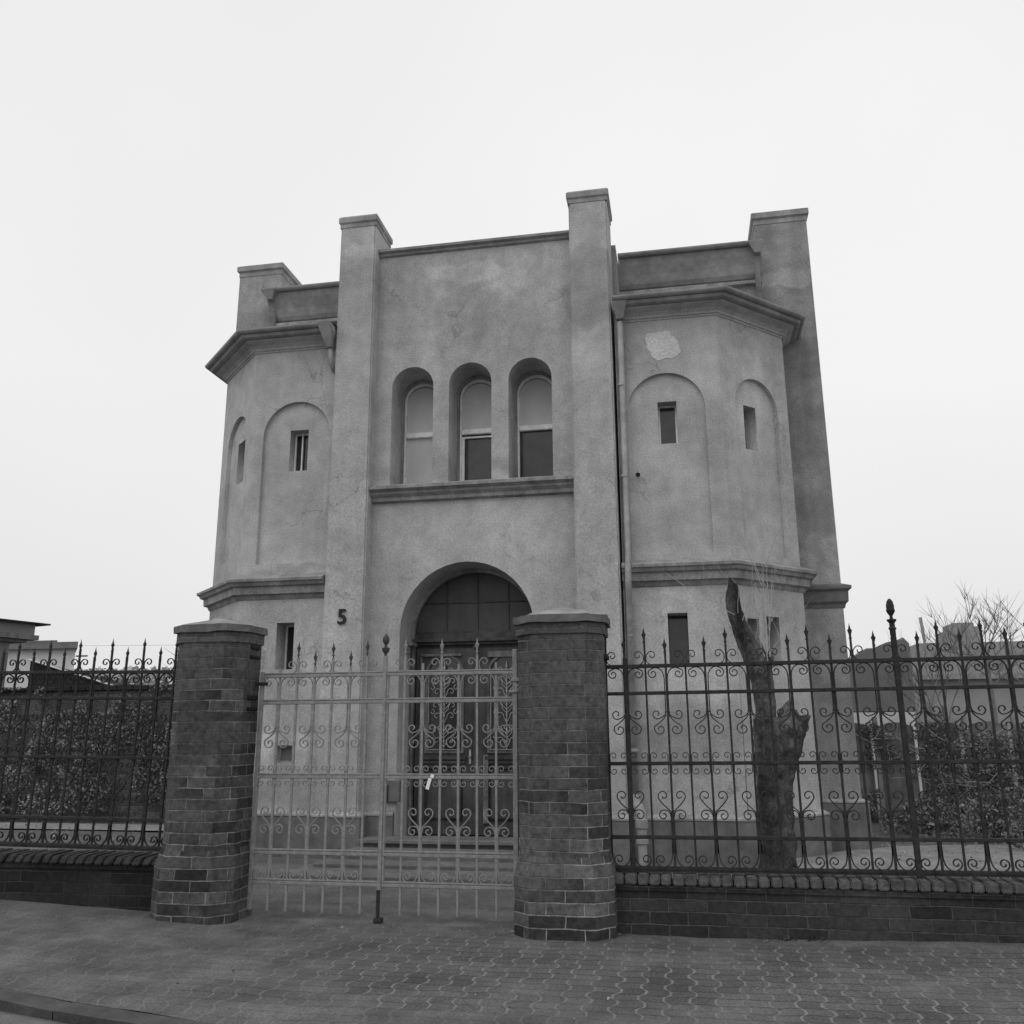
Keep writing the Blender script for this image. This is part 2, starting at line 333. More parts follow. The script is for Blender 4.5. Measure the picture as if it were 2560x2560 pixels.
# paving: zig-zag interlocking setts, joints pale with dirt, cross joints painted dark as edge shadow
def paving_mat():
    m = bpy.data.materials.new('interlocking_paving'); m.use_nodes = True; t = m.node_tree; N = t.nodes; L = t.links
    b = N['Principled BSDF']; b.inputs['Roughness'].default_value = .95; b.inputs['Specular IOR Level'].default_value = .2
    tc = N.new('ShaderNodeTexCoord'); sp = N.new('ShaderNodeSeparateXYZ'); L.new(tc.outputs['Object'], sp.inputs[0])
    def mth(op, a, b_=None, c=None):
        n = N.new('ShaderNodeMath'); n.operation = op
        for i, v in enumerate((a, b_, c)):
            if v is None: continue
            if isinstance(v, (int, float)): n.inputs[i].default_value = v
            else: L.new(v, n.inputs[i])
        return n.outputs[0]
    def nse(s, d=4):
        n = N.new('ShaderNodeTexNoise'); n.inputs['Scale'].default_value = s; n.inputs['Detail'].default_value = d; L.new(tc.outputs['Object'], n.inputs['Vector']); return n.outputs[0]
    def mrg(s, a, b_, lo, hi):
        r = N.new('ShaderNodeMapRange'); L.new(s, r.inputs[0])
        for i, v in enumerate((a, b_, lo, hi)): r.inputs[i+1].default_value = v
        return r.outputs[0]
    wob = mth('MULTIPLY', mth('SUBTRACT', nse(2.2, 2), .5), .05)
    wob2 = mth('MULTIPLY', mth('SUBTRACT', nse(9, 2), .5), .008)
    X = mth('ADD', mth('ADD', sp.outputs[0], wob), wob2); Y = mth('ADD', mth('SUBTRACT', sp.outputs[1], wob), wob2)
    PX, PY = .128, .112
    tri = mth('PINGPONG', mth('DIVIDE', Y, PY), 1.0)                       # 0..1..0 each row pair
    tri = mth('MINIMUM', mth('MAXIMUM', tri, .27), .73)
    u = mth('ADD', mth('DIVIDE', X, PX), mth('MULTIPLY', tri, .58))
    jx = mth('PINGPONG', u, .5)
    tri2 = mth('PINGPONG', mth('DIVIDE', X, PX), 1.0)
    v = mth('ADD', mth('DIVIDE', Y, PY), mth('MULTIPLY', mth('SUBTRACT', tri2, .5), .12))
    jy = mth('PINGPONG', mth('ADD', v, .5), .5)
    mx_ = mrg(jx, .03, .08, 1, 0); my_ = mrg(jy, .02, .08, 1, 0)
    # per-stone tone
    cellv = N.new('ShaderNodeCombineXYZ'); L.new(mth('FLOOR', u), cellv.inputs[0]); L.new(mth('FLOOR', mth('ADD', v, .5)), cellv.inputs[1])
    wn = N.new('ShaderNodeTexWhiteNoise'); L.new(cellv.outputs[0], wn.inputs['Vector'])
    tone = mrg(wn.outputs['Value'], 0, 1, .86, 1.14)
    base = mth('MULTIPLY', mth('MULTIPLY', mrg(nse(1.6, 7), .32, .68, .085, .145), tone), mrg(nse(75, 5), .3, .7, .55, 1.45))
    joint = mrg(nse(3, 3), .35, .6, .25, .19)
    dirtm = mrg(nse(.8, 6), .50, .60, 0, 1)                               # silted-up areas hide the joints
    left = mrg(mth('ADD', sp.outputs[0], mth('MULTIPLY', mth('SUBTRACT', nse(1.3, 4), .5), 2.5)), -1.5, -3.2, 0, .6)
    near = mrg(mth('ADD', Y, mth('MULTIPLY', sp.outputs[0], -.06)), 4.78, 4.70, 0, .45)
    dirt2 = mth('MAXIMUM', mth('MULTIPLY', dirtm, .3), mth('MAXIMUM', mth('MULTIPLY', left, mrg(nse(2.4, 4), .3, .55, .4, 1)), near))
    dirt2 = mth('MAXIMUM', dirt2, mth('MULTIPLY', mrg(Y, 6.2, 6.42, 0, .8), mrg(nse(6, 5), .3, .6, .3, 1)))
    keep = mth('SUBTRACT', 1.0, dirt2)
    def lerp(a, b_, f):
        n = N.new('ShaderNodeMix'); n.data_type = 'FLOAT'
        for k, vv in ((0, f), (2, a), (3, b_)):
            if isinstance(vv, (int, float)): n.inputs[k].default_value = vv
            else: L.new(vv, n.inputs[k])
        return n.outputs[0]
    c1 = lerp(base, joint, mth('MULTIPLY', mx_, mth('MULTIPLY', keep, mrg(nse(11, 4), .3, .5, .8, 1))))
    c2 = lerp(c1, .05, mth('MULTIPLY', my_, mth('MULTIPLY', keep, .65)))  # shadow along the stone edges, put into the cross joint colour
    dcol = mth('MULTIPLY', mrg(nse(3.2, 9), .36, .64, .10, .20), mrg(nse(90, 4), .3, .7, .55, 1.45))
    c3 = lerp(c2, dcol, mth('MULTIPLY', dirt2, .85))
    cc = N.new('ShaderNodeCombineColor')
    for i in range(3): L.new(c3, cc.inputs[i])
    L.new(cc.outputs[0], b.inputs['Base Color'])
    h = mth('ADD', mth('MULTIPLY', mth('MAXIMUM', mx_, my_), mth('MULTIPLY', keep, -1.0)), mth('MULTIPLY', nse(70, 5), .5))
    h = mth('ADD', h, mth('MULTIPLY', wn.outputs['Value'], .5))
    bp = N.new('ShaderNodeBump'); bp.inputs['Strength'].default_value = .6; bp.inputs['Distance'].default_value = .008
    L.new(h, bp.inputs['Height']); L.new(bp.outputs[0], b.inputs['Normal'])
    return m
PAVE = paving_mat()

# ------------------------------------------------------------------ ground
def gz(x):      # the street climbs gently to the left
    return .03 + .045*max(0, -x-3.0) + .012*max(0, x) - .03*(1 if -3.2 < x else 0)*0 - .03
def struct(o): o['kind'] = 'structure'; return o
bm = bmesh.new(); box(bm, -600, 600, -200, 900, -.34, -.30); struct(finish('ground', bm, SOIL))
def edge_y(x):   # pavement edge towards the road
    if x < -2.0: return 4.447-.21*(x+3.46)-.0 if x > -6 else 4.98
    return 4.14
bm = bmesh.new(); cols = 160; rows = 26
grid = []
for i in range(cols+1):
    x = -12+24*i/cols; e = edge_y(x)+.155; col = []
    for j in range(rows+1):
        y = e+(7.3-e)*j/rows
        z = gz(x)+.010*noise.noise(Vector((x*1.3, y*1.3, 0)))+.005*noise.noise(Vector((x*5, y*5, 3)))
        if j == 0: z -= .012
        col.append(bm.verts.new((x, y, z)))
    grid.append(col)
for i in range(cols):
    for j in range(rows): bm.faces.new((grid[i][j], grid[i+1][j], grid[i+1][j+1], grid[i][j+1]))
struct(finish('pavement', bm, PAVE, smooth=True))
# kerb stones
bm = bmesh.new()
x = -12
while x < 6:
    x2 = x+.98; e0, e1 = edge_y(x), edge_y(x2)
    z0, z1 = gz(x), gz(x2)
    vs = box(bm, x, x2, 0, .15, -.25, 0)
    for v in vs:
        f = (v.co.x-x)/.98; top = v.co.z > -.1
        yy = (e0*(1-f)+e1*f); v.co.y = yy+v.co.y+(.0 if v.co.y > .1 else (0 if top else .05))
        if top: v.co.z = (z0*(1-f)+z1*f)-.014+random.uniform(-.003, .003)
    x = x2+.008
struct(finish('kerb', bm, KERB))
bm = bmesh.new()
pts = [(-12, -6), (12, -6), (12, 4.3), (-1.9, 4.3)] + [(x, edge_y(x)+.1) for x in (-2.1, -3, -4, -5, -6, -12)]
f = bm.faces.new([bm.verts.new((x, y, gz(x)-.085)) for x, y in pts]); struct(finish('road', bm, ASPH))
# garden ground behind the wall
bm = bmesh.new(); n = 60; grid = []
for i in range(n+1):
    x = -30+60*i/n; col = []
    for j in range(n+1):
        y = 6.75+(60-6.75)*(j/n)**1.7
        z = -.02+.012*noise.noise(Vector((x*.8, y*.8, 1))) - (.0 if y < 20 else .0)
        col.append(bm.verts.new((x, y, z)))
    grid.append(col)
for i in range(n):
    for j in range(n): bm.faces.new((grid[i][j], grid[i+1][j], grid[i+1][j+1], grid[i][j+1]))
struct(finish('garden_ground', bm, GRAVEL, smooth=True))

b = bmesh.new(); f = b.faces.new([b.verts.new((x, y, .012)) for x, y in blob(4.6, 9.9, 3.6, 2.2, 77, rough=.12)]); bmesh.ops.recalc_face_normals(b, faces=b.faces)
struct(finish('gravel_bed', b, mat('pale_gravel', .24, .25, 2, .95, .8, 70, fine=.4, fscale=60)))
# ------------------------------------------------------------------ the building
B = empty('bay_fronted_building', (-2.36, 10.0, 0), 'tall grey plastered building with twin bays, square turrets and arched doorway', 'building')
YW = 10.12; XC = -2.36
bm = bmesh.new()
winx = (-3.13, -2.40, -1.66)
holes = [arch_pts(cx, .265, 4.22, 5.46) for cx in winx] + [arch_pts(-2.43, .79, -.05, 2.45)]
slab(bm, [(-3.62, -.1), (-1.12, -.1), (-1.12, 7.26), (-3.62, 7.26)], [h for h in holes[:3]]+[[(p[0], max(p[1], -.02)) for p in holes[3]]], YW, 10.62)
finish('front_wall', bm, PL, B)
# inner window surround, recessed, plus the back wall leaf
bm = bmesh.new()
for cx in winx:
    o = arch_pts(cx, .263, 4.222, 5.46); i_ = arch_pts(cx+.0, .243, 4.235, 5.45)
    slab(bm, o, [i_], 10.54, 10.615)
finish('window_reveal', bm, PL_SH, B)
for k, cx in enumerate(winx):
    fr = bmesh.new()
    slab(fr, arch_pts(cx, .242, 4.236, 5.45), [arch_pts(cx, .218, 4.255, 5.44)], 10.60, 10.64)
    wo = finish('window', fr, FRAME, B)
    t = bmesh.new(); box(t, cx-.217, cx+.217, 10.575, 10.625, 4.955, 5.02, bev=.006); tr = finish('transom', t, FRAME, wo)
    if k == 1:
        t = bmesh.new(); box(t, cx-.217, cx+.217, 10.59, 10.62, 4.905, 4.925); finish('sash_rail', t, FRAME, wo)
        for xa_, xb_ in ((cx-.215, cx-.18), (cx+.195, cx+.215)):
            t = bmesh.new(); box(t, xa_, xb_, 10.59, 10.62, 4.256, 4.905); finish('sash_stile', t, FRAME, wo)
    g = bmesh.new(); box(g, cx-.217, cx+.217, 10.628, 10.634, 5.015, 5.43)
    for a in range(12):
        a0, a1 = PI*a/12, PI*(a+1)/12
        v = [g.verts.new(p) for p in ((cx, 10.629, 5.43), (cx+.217*math.cos(a0), 10.629, 5.43+.217*math.sin(a0)), (cx+.217*math.cos(a1), 10.629, 5.43+.217*math.sin(a1)))]; g.faces.new(v)
    finish('upper_pane', g, BLIND_SKY, wo)
    g = bmesh.new(); box(g, cx-.217, cx+.217, 10.628, 10.634, 4.25, 4.955); finish('lower_pane', g, BLIND_SKY if k == 0 else GLASS, wo)
# back of the openings
bm = bmesh.new(); box(bm, -3.60, -1.14, 10.66, 10.74, 3.4, 7.2); box(bm, -3.60, -1.14, 10.95, 11.0, -.1, 3.39); finish('inner_wall', bm, H_DARK, B)
# parapet coping
bm = bmesh.new(); sweep(bm, [(-3.60, YW), (-1.13, YW)], [(-.25, 7.262), (0, 7.262), (.03, 7.275), (.035, 7.30), (.075, 7.315), (.08, 7.345), (-.25, 7.375)])
finish('parapet_coping', bm, CAPST, B)
# window sill cornice
bm = bmesh.new(); sweep(bm, [(-3.60, YW), (-1.13, YW)], [(-.1, 3.985), (0, 3.985), (.06, 4.0), (.065, 4.04), (.11, 4.075), (.115, 4.10), (.17, 4.125), (.17, 4.16), (.0, 4.215), (-.1, 4.215)])
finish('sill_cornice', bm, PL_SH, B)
# pilasters
def pier(x0, x1, y0, y1, z1, ov=.035, capz=.11):
    b = bmesh.new(); box(b, x0, x1, y0, y1, -.1, z1)
    # slight batter towards the base
    for v in b.verts:
        if v.co.z < 0: v.co.x += (-.02 if v.co.x < (x0+x1)/2 else .02); v.co.y -= .02 if v.co.y < (y0+y1)/2 else 0
    bmesh.ops.bevel(b, geom=[e for e in b.edges if abs(e.verts[0].co.z-e.verts[1].co.z) > 1], offset=.018, segments=2, affect='EDGES')
    return b
for x0, x1 in ((-4.075, -3.605), (-1.125, -.655)):
    p = finish('pilaster', pier(x0, x1, 9.92, 10.50, 7.67), PL, B)
    b = bmesh.new(); cx, cy = (x0+x1)/2, 10.20
    o = .025; r = [(x0-o, 9.895), (x1+o, 9.895), (x1+o, 10.53), (x0-o, 10.53)]
    s = .008; q = [(x0-s, 9.912), (x1+s, 9.912), (x1+s, 10.51), (x0-s, 10.51)]
    prism(b, q, 7.63, 7.68); prism(b, q, 7.68, 7.70, poly2=r); prism(b, r, 7.70, 7.765); prism(b, r, 7.765, 7.79, poly2=q)
    finish('pilaster_cap', b, CAPST, p)
# centre block sides behind the pilasters and its flat roof
bm = bmesh.new()
box(bm, -4.13, -3.66, 10.501, 11.20, 2.0, 7.30); box(bm, -1.07, -.60, 10.501, 11.20, 2.0, 7.40)
bmesh.ops.bevel(bm, geom=[e for e in bm.edges if all(v.co.z > 7 for v in e.verts) and all(v.co.x > -.61 for v in e.verts)], offset=.06, segments=4, affect='EDGES')
finish('block_side_wall', bm, PLTOW, B)
bm = bmesh.new(); box(bm, -3.66, -1.07, 10.63, 14.5, 7.0, 7.2); finish('flat_roof', bm, SHED, B)
# bays: front, oblique and side faces with blind arches
S2 = math.sqrt(.5)
def face_xf(ox, oy, ang): return Matrix.Translation((ox, oy, 0)) @ Matrix.Rotation(ang, 4, 'Z')
def bay(side):
    s = side
    # plan corners, measured
    xp = -.62 if s > 0 else -4.10
    xa = .57 if s > 0 else -5.215
    L2 = 1.16
    xb, yb = xa+s*L2*S2, 10.05+L2*S2
    path = [(xp, 10.05), (xa, 10.05), (xb, yb), (xb, 11.75)]
    b = bmesh.new()
    T1 = face_xf(0, 0, 0)
    ang = s*PI/4
    def emit(outerx0, outerx1, T, niche, win, lwin, off):
        # local x along the face, local y=0 is the outer surface
        pr = .05 # panel depth
        ncx, nhw, nz0, ntop = niche
        outer = [(outerx0, 3.10), (outerx1, 3.10), (outerx1, 6.20), (outerx0, 6.20)]
        slab(b, outer, [arch_pts(ncx, nhw, nz0, ntop-nhw)], 0, pr, T)
        wx0, wx1, wz0, wz1 = win
        slab(b, outer, [[(wx0, wz0), (wx1, wz0), (wx1, wz1), (wx0, wz1)]], pr+.0005, .40, T)
        hol = [[(a, c), (b_, c), (b_, d), (a, d)] for a, b_, c, d in lwin]
        slab(b, [(outerx0, -.1), (outerx1, -.1), (outerx1, 3.098), (outerx0, 3.098)], hol, -.012, .40, T)
    if s > 0:
        emit(-.62, .57, face_xf(0, 10.05, 0), (-.06, .445, 3.23, 5.37), (-.155, .06, 4.52, 5.03), [(-.15, .065, 2.0, 2.56)], 0)
        emit(0, L2, face_xf(xa, 10.05, ang), (.60, .37, 3.24, 5.37), (.42, .63, 4.49, 5.03), [(.17, .36, 2.0, 2.50), (.49, .70, 1.99, 2.54)], 0)
    else:
        emit(-5.215, -4.09, face_xf(0, 10.05, 0), (-4.60, .44, 3.29, 5.35), (-4.70, -4.46, 4.46, 4.99), [(-4.71, -4.49, 2.03, 2.575), (-4.62, -4.44, .98, 1.17)], 0)
        emit(-L2, 0, face_xf(xa, 10.05, ang), (-.52, .40, 3.43, 5.34), (-.62, -.35, 4.44, 5.0), [], 0)
    # return wall
    slab(b, [(0, -.1), (.9, -.1), (.9, 6.2), (0, 6.2)], [], 0, .3, face_xf(xb, yb, PI/2) if s > 0 else face_xf(xb, yb, PI/2) @ Matrix.Translation((0, -.3, 0)))
    wall = finish('bay_wall', b, PL, B)
    pp = path if s > 0 else path[::-1]
    # string course
    c = bmesh.new(); sweep(c, pp, [(-.05, 2.85), (.012, 2.85), (.03, 2.87), (.045, 2.905), (.09, 2.915), (.095, 3.0), (.13, 3.01), (.15, 3.045), (.175, 3.055), (.18, 3.085), (.06, 3.14), (.002, 3.16), (-.05, 3.16)])
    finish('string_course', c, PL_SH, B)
    # plinth
    c = bmesh.new(); sweep(c, pp, [(-.05, -.1), (.09, -.1), (.085, .40), (.06, .435), (-.05, .455)]); finish('plinth', c, PLINTH, B)
    c = bmesh.new(); sweep(c, pp, [(-.05, .46), (.0, .445), (.093, .41), (.096, .43), (.0, .468), (-.05, .475)]); finish('plinth_ledge', c, PL_LEDGE, B)
    # eaves mouldings
    c = bmesh.new(); sweep(c, pp, [(-.05, 6.04), (.010, 6.04), (.016, 6.06), (.032, 6.066), (.04, 6.09), (.075, 6.12), (.12, 6.14), (.15, 6.155), (.15, 6.17), (-.05, 6.17)]); finish('eaves_moulding', c, EAVE, B)
    c = bmesh.new(); sweep(c, pp, [(-.05, 6.172), (.19, 6.172), (.215, 6.18), (.235, 6.215), (-.05, 6.27)]); finish('soffit_board', c, ZINC_D, B)
    # gutter: half round
    c = bmesh.new(); prof = [(.25+.045*math.cos(a), 6.262+.045*math.sin(a)) for a in [PI+PI*k/8 for k in range(9)]]
    prof += [(.25+.038*math.cos(a), 6.264+.037*math.sin(a)) for a in [2*PI-PI*k/8 for k in range(9)]]
    sweep(c, pp, prof); finish('gutter', c, ZINC, B)
    # low pitched tin roof
    c = bmesh.new()
    zr = 6.56
    rim = []
    def offs(o):
        if s > 0: return [(xp, 10.05-o), (xa+o*math.tan(PI/8), 10.05-o), (xb+o, yb-o*math.tan(PI/8)), (xb+o, 11.75)]
        return [(xp, 10.05-o), (xa-o*math.tan(PI/8), 10.05-o), (xb-o, yb-o*math.tan(PI/8)), (xb-o, 11.75)]
    rim = [c.verts.new((x, y, 6.275)) for x, y in offs(.23)]
    top = [c.verts.new((x, y, zr)) for x, y in ((xp, 11.22), (xa-s*.1, 11.22), (xa, 11.3), (xa, 11.75))]
    for i in range(3): c.faces.new((rim[i], rim[i+1], top[i+1], top[i]))
    finish('bay_roof', c, ZINC, B)
    return path
for s in (1, -1): bay(s)
# small window frames and glass inside the slits
def slit(T, x0, x1, z0, z1, fr_w=.02, depth=.2, frame=True):
    g = bmesh.new(); box(g, x0, x1, depth+.02, depth+.03, z0, z1)
    for v in g.verts: v.co = T @ v.co
    if frame:
        f = bmesh.new(); box(f, x0+.001, x0+fr_w, depth, depth+.018, z0, z1); box(f, x1-fr_w, x1-.001, depth, depth+.018, z0, z1)
        box(f, x0+fr_w, x1-fr_w, depth, depth+.018, z0, z0+fr_w); box(f, x0+fr_w, x1-fr_w, depth, depth+.018, z1-fr_w, z1)
        for v in f.verts: v.co = T @ v.co
        wo = finish('slit_window', f, FRAME if frame == 1 else PL_SH, B)
        finish('pane', g, GLASS if frame < 3 else PLINTH, wo)
    else: finish('slit_window', g, GLASS, B)
T0 = face_xf(0, 10.05, 0); TR = face_xf(.57, 10.05, PI/4); TL = face_xf(-5.215, 10.05, -PI/4)
slit(T0, -.155, .06, 4.52, 5.03, frame=1); slit(TR, .42, .63, 4.49, 5.03, frame=2); slit(T0, -.15, .065, 2.0, 2.56, frame=0, depth=.25)
slit(TR, .17, .36, 2.0, 2.50, frame=0, depth=.25); slit(TR, .49, .70, 1.99, 2.54, frame=0, depth=.15)
slit(T0, -4.70, -4.46, 4.46, 4.99, frame=1); slit(TL, -.62, -.35, 4.44, 5.0, frame=2); slit(T0, -4.71, -4.49, 2.03, 2.575, frame=1, depth=.25); slit(T0, -4.62, -4.44, .98, 1.17, frame=3, depth=.04)
# a vertical casement bar in the left bay slit
b = bmesh.new(); box(b, -4.60, -4.585, 10.23, 10.25, 4.462, 4.988); finish('casement_bar', b, FRAME, B)
# main body wall between the pilasters and the turrets
for x0, x1 in ((-.60, 1.24), (-5.6, -4.13)):
    b = bmesh.new(); box(b, x0, x1, 11.20, 11.5, 5.5, 7.42); finish('upper_wall', b, PLTOW, B)
    b = bmesh.new(); sweep(b, [(x0, 11.2), (x1, 11.2)], [(-.02, 7.05), (.02, 7.05), (.06, 7.1), (.10, 7.2), (.17, 7.32), (.2, 7.40), (.2, 7.42), (-.02, 7.42)]); finish('cove_cornice', b, ZINC_D, B)
    b = bmesh.new(); sweep(b, [(x0, 11.2), (x1, 11.2)], [(-.02, 6.96), (.07, 6.96), (.075, 7.0), (-.02, 7.03)]); finish('ledge', b, PL_LEDGE, B)
    b = bmesh.new(); prof = [(.235+.045*math.cos(a), 7.455+.045*math.sin(a)) for a in [PI+PI*k/8 for k in range(9)]]+[(.235+.038*math.cos(a), 7.457+.037*math.sin(a)) for a in [2*PI-PI*k/8 for k in range(9)]]
    sweep(b, [(x0, 11.2), (x1+(.02 if x0 > -2 else 0), 11.2)] if x0 > -2 else [(x0-.05, 11.2), (x1, 11.2)], prof); finish('gutter', b, ZINC, B)
    b = bmesh.new(); f = b.faces.new([b.verts.new(p) for p in ((x0, 10.99, 7.46), (x1, 10.99, 7.46), (x1, 14, 7.9), (x0, 14, 7.9))]); finish('tin_roof', b, ZINC, B)
# turrets
for (x0, x1, y0, y1) in ((1.215, 1.885, 11.33, 12.2), (-6.215, -5.56, 11.33, 12.0)):
    b = bmesh.new(); box(b, x0, x1, y0, y1, -.1, 7.96)
    for v in b.verts:
        if v.co.z < 0: v.co.x += (.03 if v.co.x > (x0+x1)/2 else -.03)
    t = finish('turret', b, PLTOW, B)
    b = bmesh.new(); o = .035; q = [(x0-.008, y0-.008), (x1+.008, y0-.008), (x1+.008, y1), (x0-.008, y1)]; r = [(x0-o, y0-o), (x1+o, y0-o), (x1+o, y1+o), (x0-o, y1+o)]
    prism(b, q, 7.90, 7.965); prism(b, q, 7.965, 7.985, poly2=r); prism(b, r, 7.985, 8.06); prism(b, r, 8.06, 8.08, poly2=q); finish('turret_cap', b, CAPST, t)
    if x0 > 0:
        b = bmesh.new(); sweep(b, [(x0-.2, y0), (x1+.03, y0), (x1+.03, y1)], [(-.05, 2.73), (.012, 2.73), (.02, 2.77), (.05, 2.80), (.055, 2.92), (.09, 2.95), (.09, 2.985), (-.05, 3.04)]); finish('turret_cornice', b, PLINTH, t)
        b = bmesh.new(); sweep(b, [(x0-.2, y0), (x1+.03, y0), (x1+.03, y1)], [(-.05, -.1), (.07, -.1), (.065, .50), (-.05, .54)]); finish('turret_plinth', b, PLINTH, t)
        b = bmesh.new(); sweep(b, [(x0-.2, y0), (x1+.03, y0), (x1+.03, y1)], [(-.05, .545), (.07, .507), (.073, .525), (-.05, .56)]); finish('plinth_ledge', b, PL_LEDGE, t)
# plain rear body
b = bmesh.new(); box(b, -5.9, 1.55, 11.6, 20, -.1, 7.3); finish('rear_body', b, PLTOW, B)
# repaired plaster and stains, thin skim coats
def patch(pts, y, m, T=None, th=.004):
    b = bmesh.new(); slab(b, pts, [], y-th, y+.003, T); return finish('plaster_patch', b, m, B)
patch(blob(-.075, 5.71, .205, .17, 3, rough=.28), 10.05, PL_LT)
def zig(x0, x1, z, s, amp=.05, n=14): return [(x0+(x1-x0)*k/n, z+amp*noise.noise(Vector((k*.7, s, 1)))+amp*.6*noise.noise(Vector((k*2.1, s, 4)))) for k in range(n+1)]
# round vent hole
b = bmesh.new(); lathe(b, [(.026, 0), (.026, .02), (.018, .02), (.018, .004)], seg=16)
for v in b.verts: v.co = Vector((-.41+v.co.x, 10.052-v.co.z, 4.15+v.co.y))
finish('vent', b, IRON, B)
for pa in ([(-4.10, 9.91), (-3.585, 9.91), (-3.585, 10.12), (-3.235, 10.12)], [(-1.625, 10.12), (-1.145, 10.12), (-1.145, 9.91), (-.63, 9.91)]):
    c = bmesh.new(); sweep(c, pa, [(-.05, -.1), (.05, -.1), (.045, .40), (.03, .435), (-.05, .455)]); finish('plinth', c, PLINTH, B)
    c = bmesh.new(); sweep(c, pa, [(-.05, .46), (.0, .445), (.053, .41), (.056, .43), (.0, .468), (-.05, .475)]); finish('plinth_ledge', c, PL_LEDGE, B)
# ---- doorway
b = bmesh.new()
slab(b, [(-3.226, -.05), (-1.634, -.05)]+arch_pts(-2.43, .796, 0, 2.45, 32)[2:], [[(-3.18, .14), (-1.68, .14)]+[(-2.43+.75*math.cos(PI*k/32), 2.45+.74*math.sin(PI*k/32)) for k in range(33)]], 10.56, 10.63)
finish('door_surround', b, PL_SH, B)
D = bmesh.new(); box(D, -3.19, -1.67, 10.66, 10.72, .155, 2.33); door = finish('door', D, WOOD, B)
b = bmesh.new(); box(b, -3.20, -1.66, 10.60, 10.70, 2.325, 2.36); box(b, -3.20, -1.66, 10.55, 10.66, 2.36, 2.395); box(b, -3.20, -1.66, 10.60, 10.70, 2.40, 2.46); finish('lintel', b, WOOD, door)
for x0, x1 in ((-3.155, -2.45), (-2.40, -1.70)):
    b = bmesh.new()
    cx = (x0+x1)/2
    slab(b, [(x0, .17), (x1, .17), (x1, 2.28), (x0, 2.28)], [arch_pts(cx, .20, 1.10, 1.98), [(x0+.12, .30), (x1-.12, .30), (x1-.12, .90), (x0+.12, .90)]], 10.615, 10.655)
    box(b, x0+.15, x1-.15, 10.625, 10.64, .34, .86, bev=.01)
    box(b, x0+.09, x1-.09, 10.58, 10.612, 1.0, 1.035); box(b, x0+.1, x1-.1, 10.59, 10.612, .955, .985)
    lf = finish('door_leaf', b, WOOD, door)
    b = bmesh.new(); slab(b, arch_pts(cx, .235, 1.07, 1.98), [arch_pts(cx, .205, 1.095, 1.98)], 10.60, 10.613); finish('window_moulding', b, WOOD_L, lf)
    b = bmesh.new(); slab(b, arch_pts(cx, .199, 1.10, 1.98), [], 10.635, 10.645); finish('pane', b, GLASS, lf)
    # pale wrought grille
    b = bmesh.new()
    def rib(pts, w_=.006): ribbon(b, pts, w_, .006)
    def sp2(cx_, cz_, r, a0, turns, r1=.008, n=18): return [(cx_+(r+(r1-r)*k/n)*math.cos(a0+turns*2*PI*k/n), cz_+(r+(r1-r)*k/n)*math.sin(a0+turns*2*PI*k/n)) for k in range(n+1)]
    rib([(cx, 1.11), (cx, 2.12)], .007)
    for sg in (1, -1):
        rib([(cx+sg*.19, 1.10), (cx+sg*.19, 1.98)]); rib([(cx+sg*.19, 1.11), (cx, 1.11)])
        for z in (1.16, 1.44, 1.72):
            rib([(cx, z-.03), (cx+sg*.04, z+.05)]+sp2(cx+sg*.085, z+.05, .05, PI if sg > 0 else 0, -.9*sg))
            rib([(cx, z+.08), (cx+sg*.05, z+.13)]+sp2(cx+sg*.10, z+.17, .055, PI*1.2 if sg > 0 else -PI*.2, -.9*sg))
            rib([(cx, z+.12)]+sp2(cx+sg*.04, z+.20, .038, -PI/2, .9*sg))
            rib(sp2(cx+sg*.145, z+.10, .035, PI/2, .8*sg))
        rib([(cx, 1.95)]+sp2(cx+sg*.07, 2.02, .05, -PI/2, .9*sg))
    for z in (1.20, 1.33, 1.50, 1.62, 1.78, 1.92, 2.06):
        lathe(b, [(.004, z-.03), (.013, z), (.004, z+.02)], cx, 0, 6)
    for v in b.verts: v.co.y += 10.585
    finish('grille', b, GRILLE, lf)
b = bmesh.new(); box(b, -2.455, -2.395, 10.595, 10.618, .17, 2.30, bev=.008); lathe(b, [(.03, 2.28), (.03, 2.31)], -2.425, 10.6, 8); finish('door_post', b, WOOD, door)
b = bmesh.new(); box(b, -3.20, -3.165, 10.52, 10.60, .16, 2.34, bev=.01); box(b, -3.10, -3.08, 10.585, 10.613, .2, 2.2); finish('door_jamb', b, WOOD_L, door)
for q in ((-2.28, -1.83, 2.17, 2.24), (-3.10, -2.60, 2.19, 2.22), (-2.33, -2.27, .3, 1.05)):
    b = bmesh.new(); box(b, q[0], q[1], 10.585, 10.612, q[2], q[3]); finish('worn_rail', b, WOOD_L, door)
b = bmesh.new(); lathe(b, [(.004, 0), (.014, .01), (.014, .03), (.004, .04)], seg=8); box(b, -.012, .012, -.08, .08, -.003, .004)
for v in b.verts: v.co = Vector((-2.49+v.co.x, 10.61-v.co.z, 1.03+v.co.y))
finish('door_handle', b, GRILLE, door)
# fanlight
b = bmesh.new(); slab(b, [(-3.19, 2.44), (-1.67, 2.44)]+[(-2.43+.76*math.cos(PI*k/24), 2.46+.75*math.sin(PI*k/24)) for k in range(25)], [], 10.68, 10.69); fan = finish('fanlight', b, LUN, B)
b = bmesh.new()
for x, zt in ((-2.80, 3.10), (-2.42, 3.20), (-2.04, 3.10)): box(b, x-.007, x+.007, 10.665, 10.679, 2.46, zt)
box(b, -3.1, -1.74, 10.664, 10.6785, 2.83, 2.842); box(b, -3.17, -1.69, 10.655, 10.6775, 2.462, 2.49); finish('glazing_bars', b, WOOD, fan)
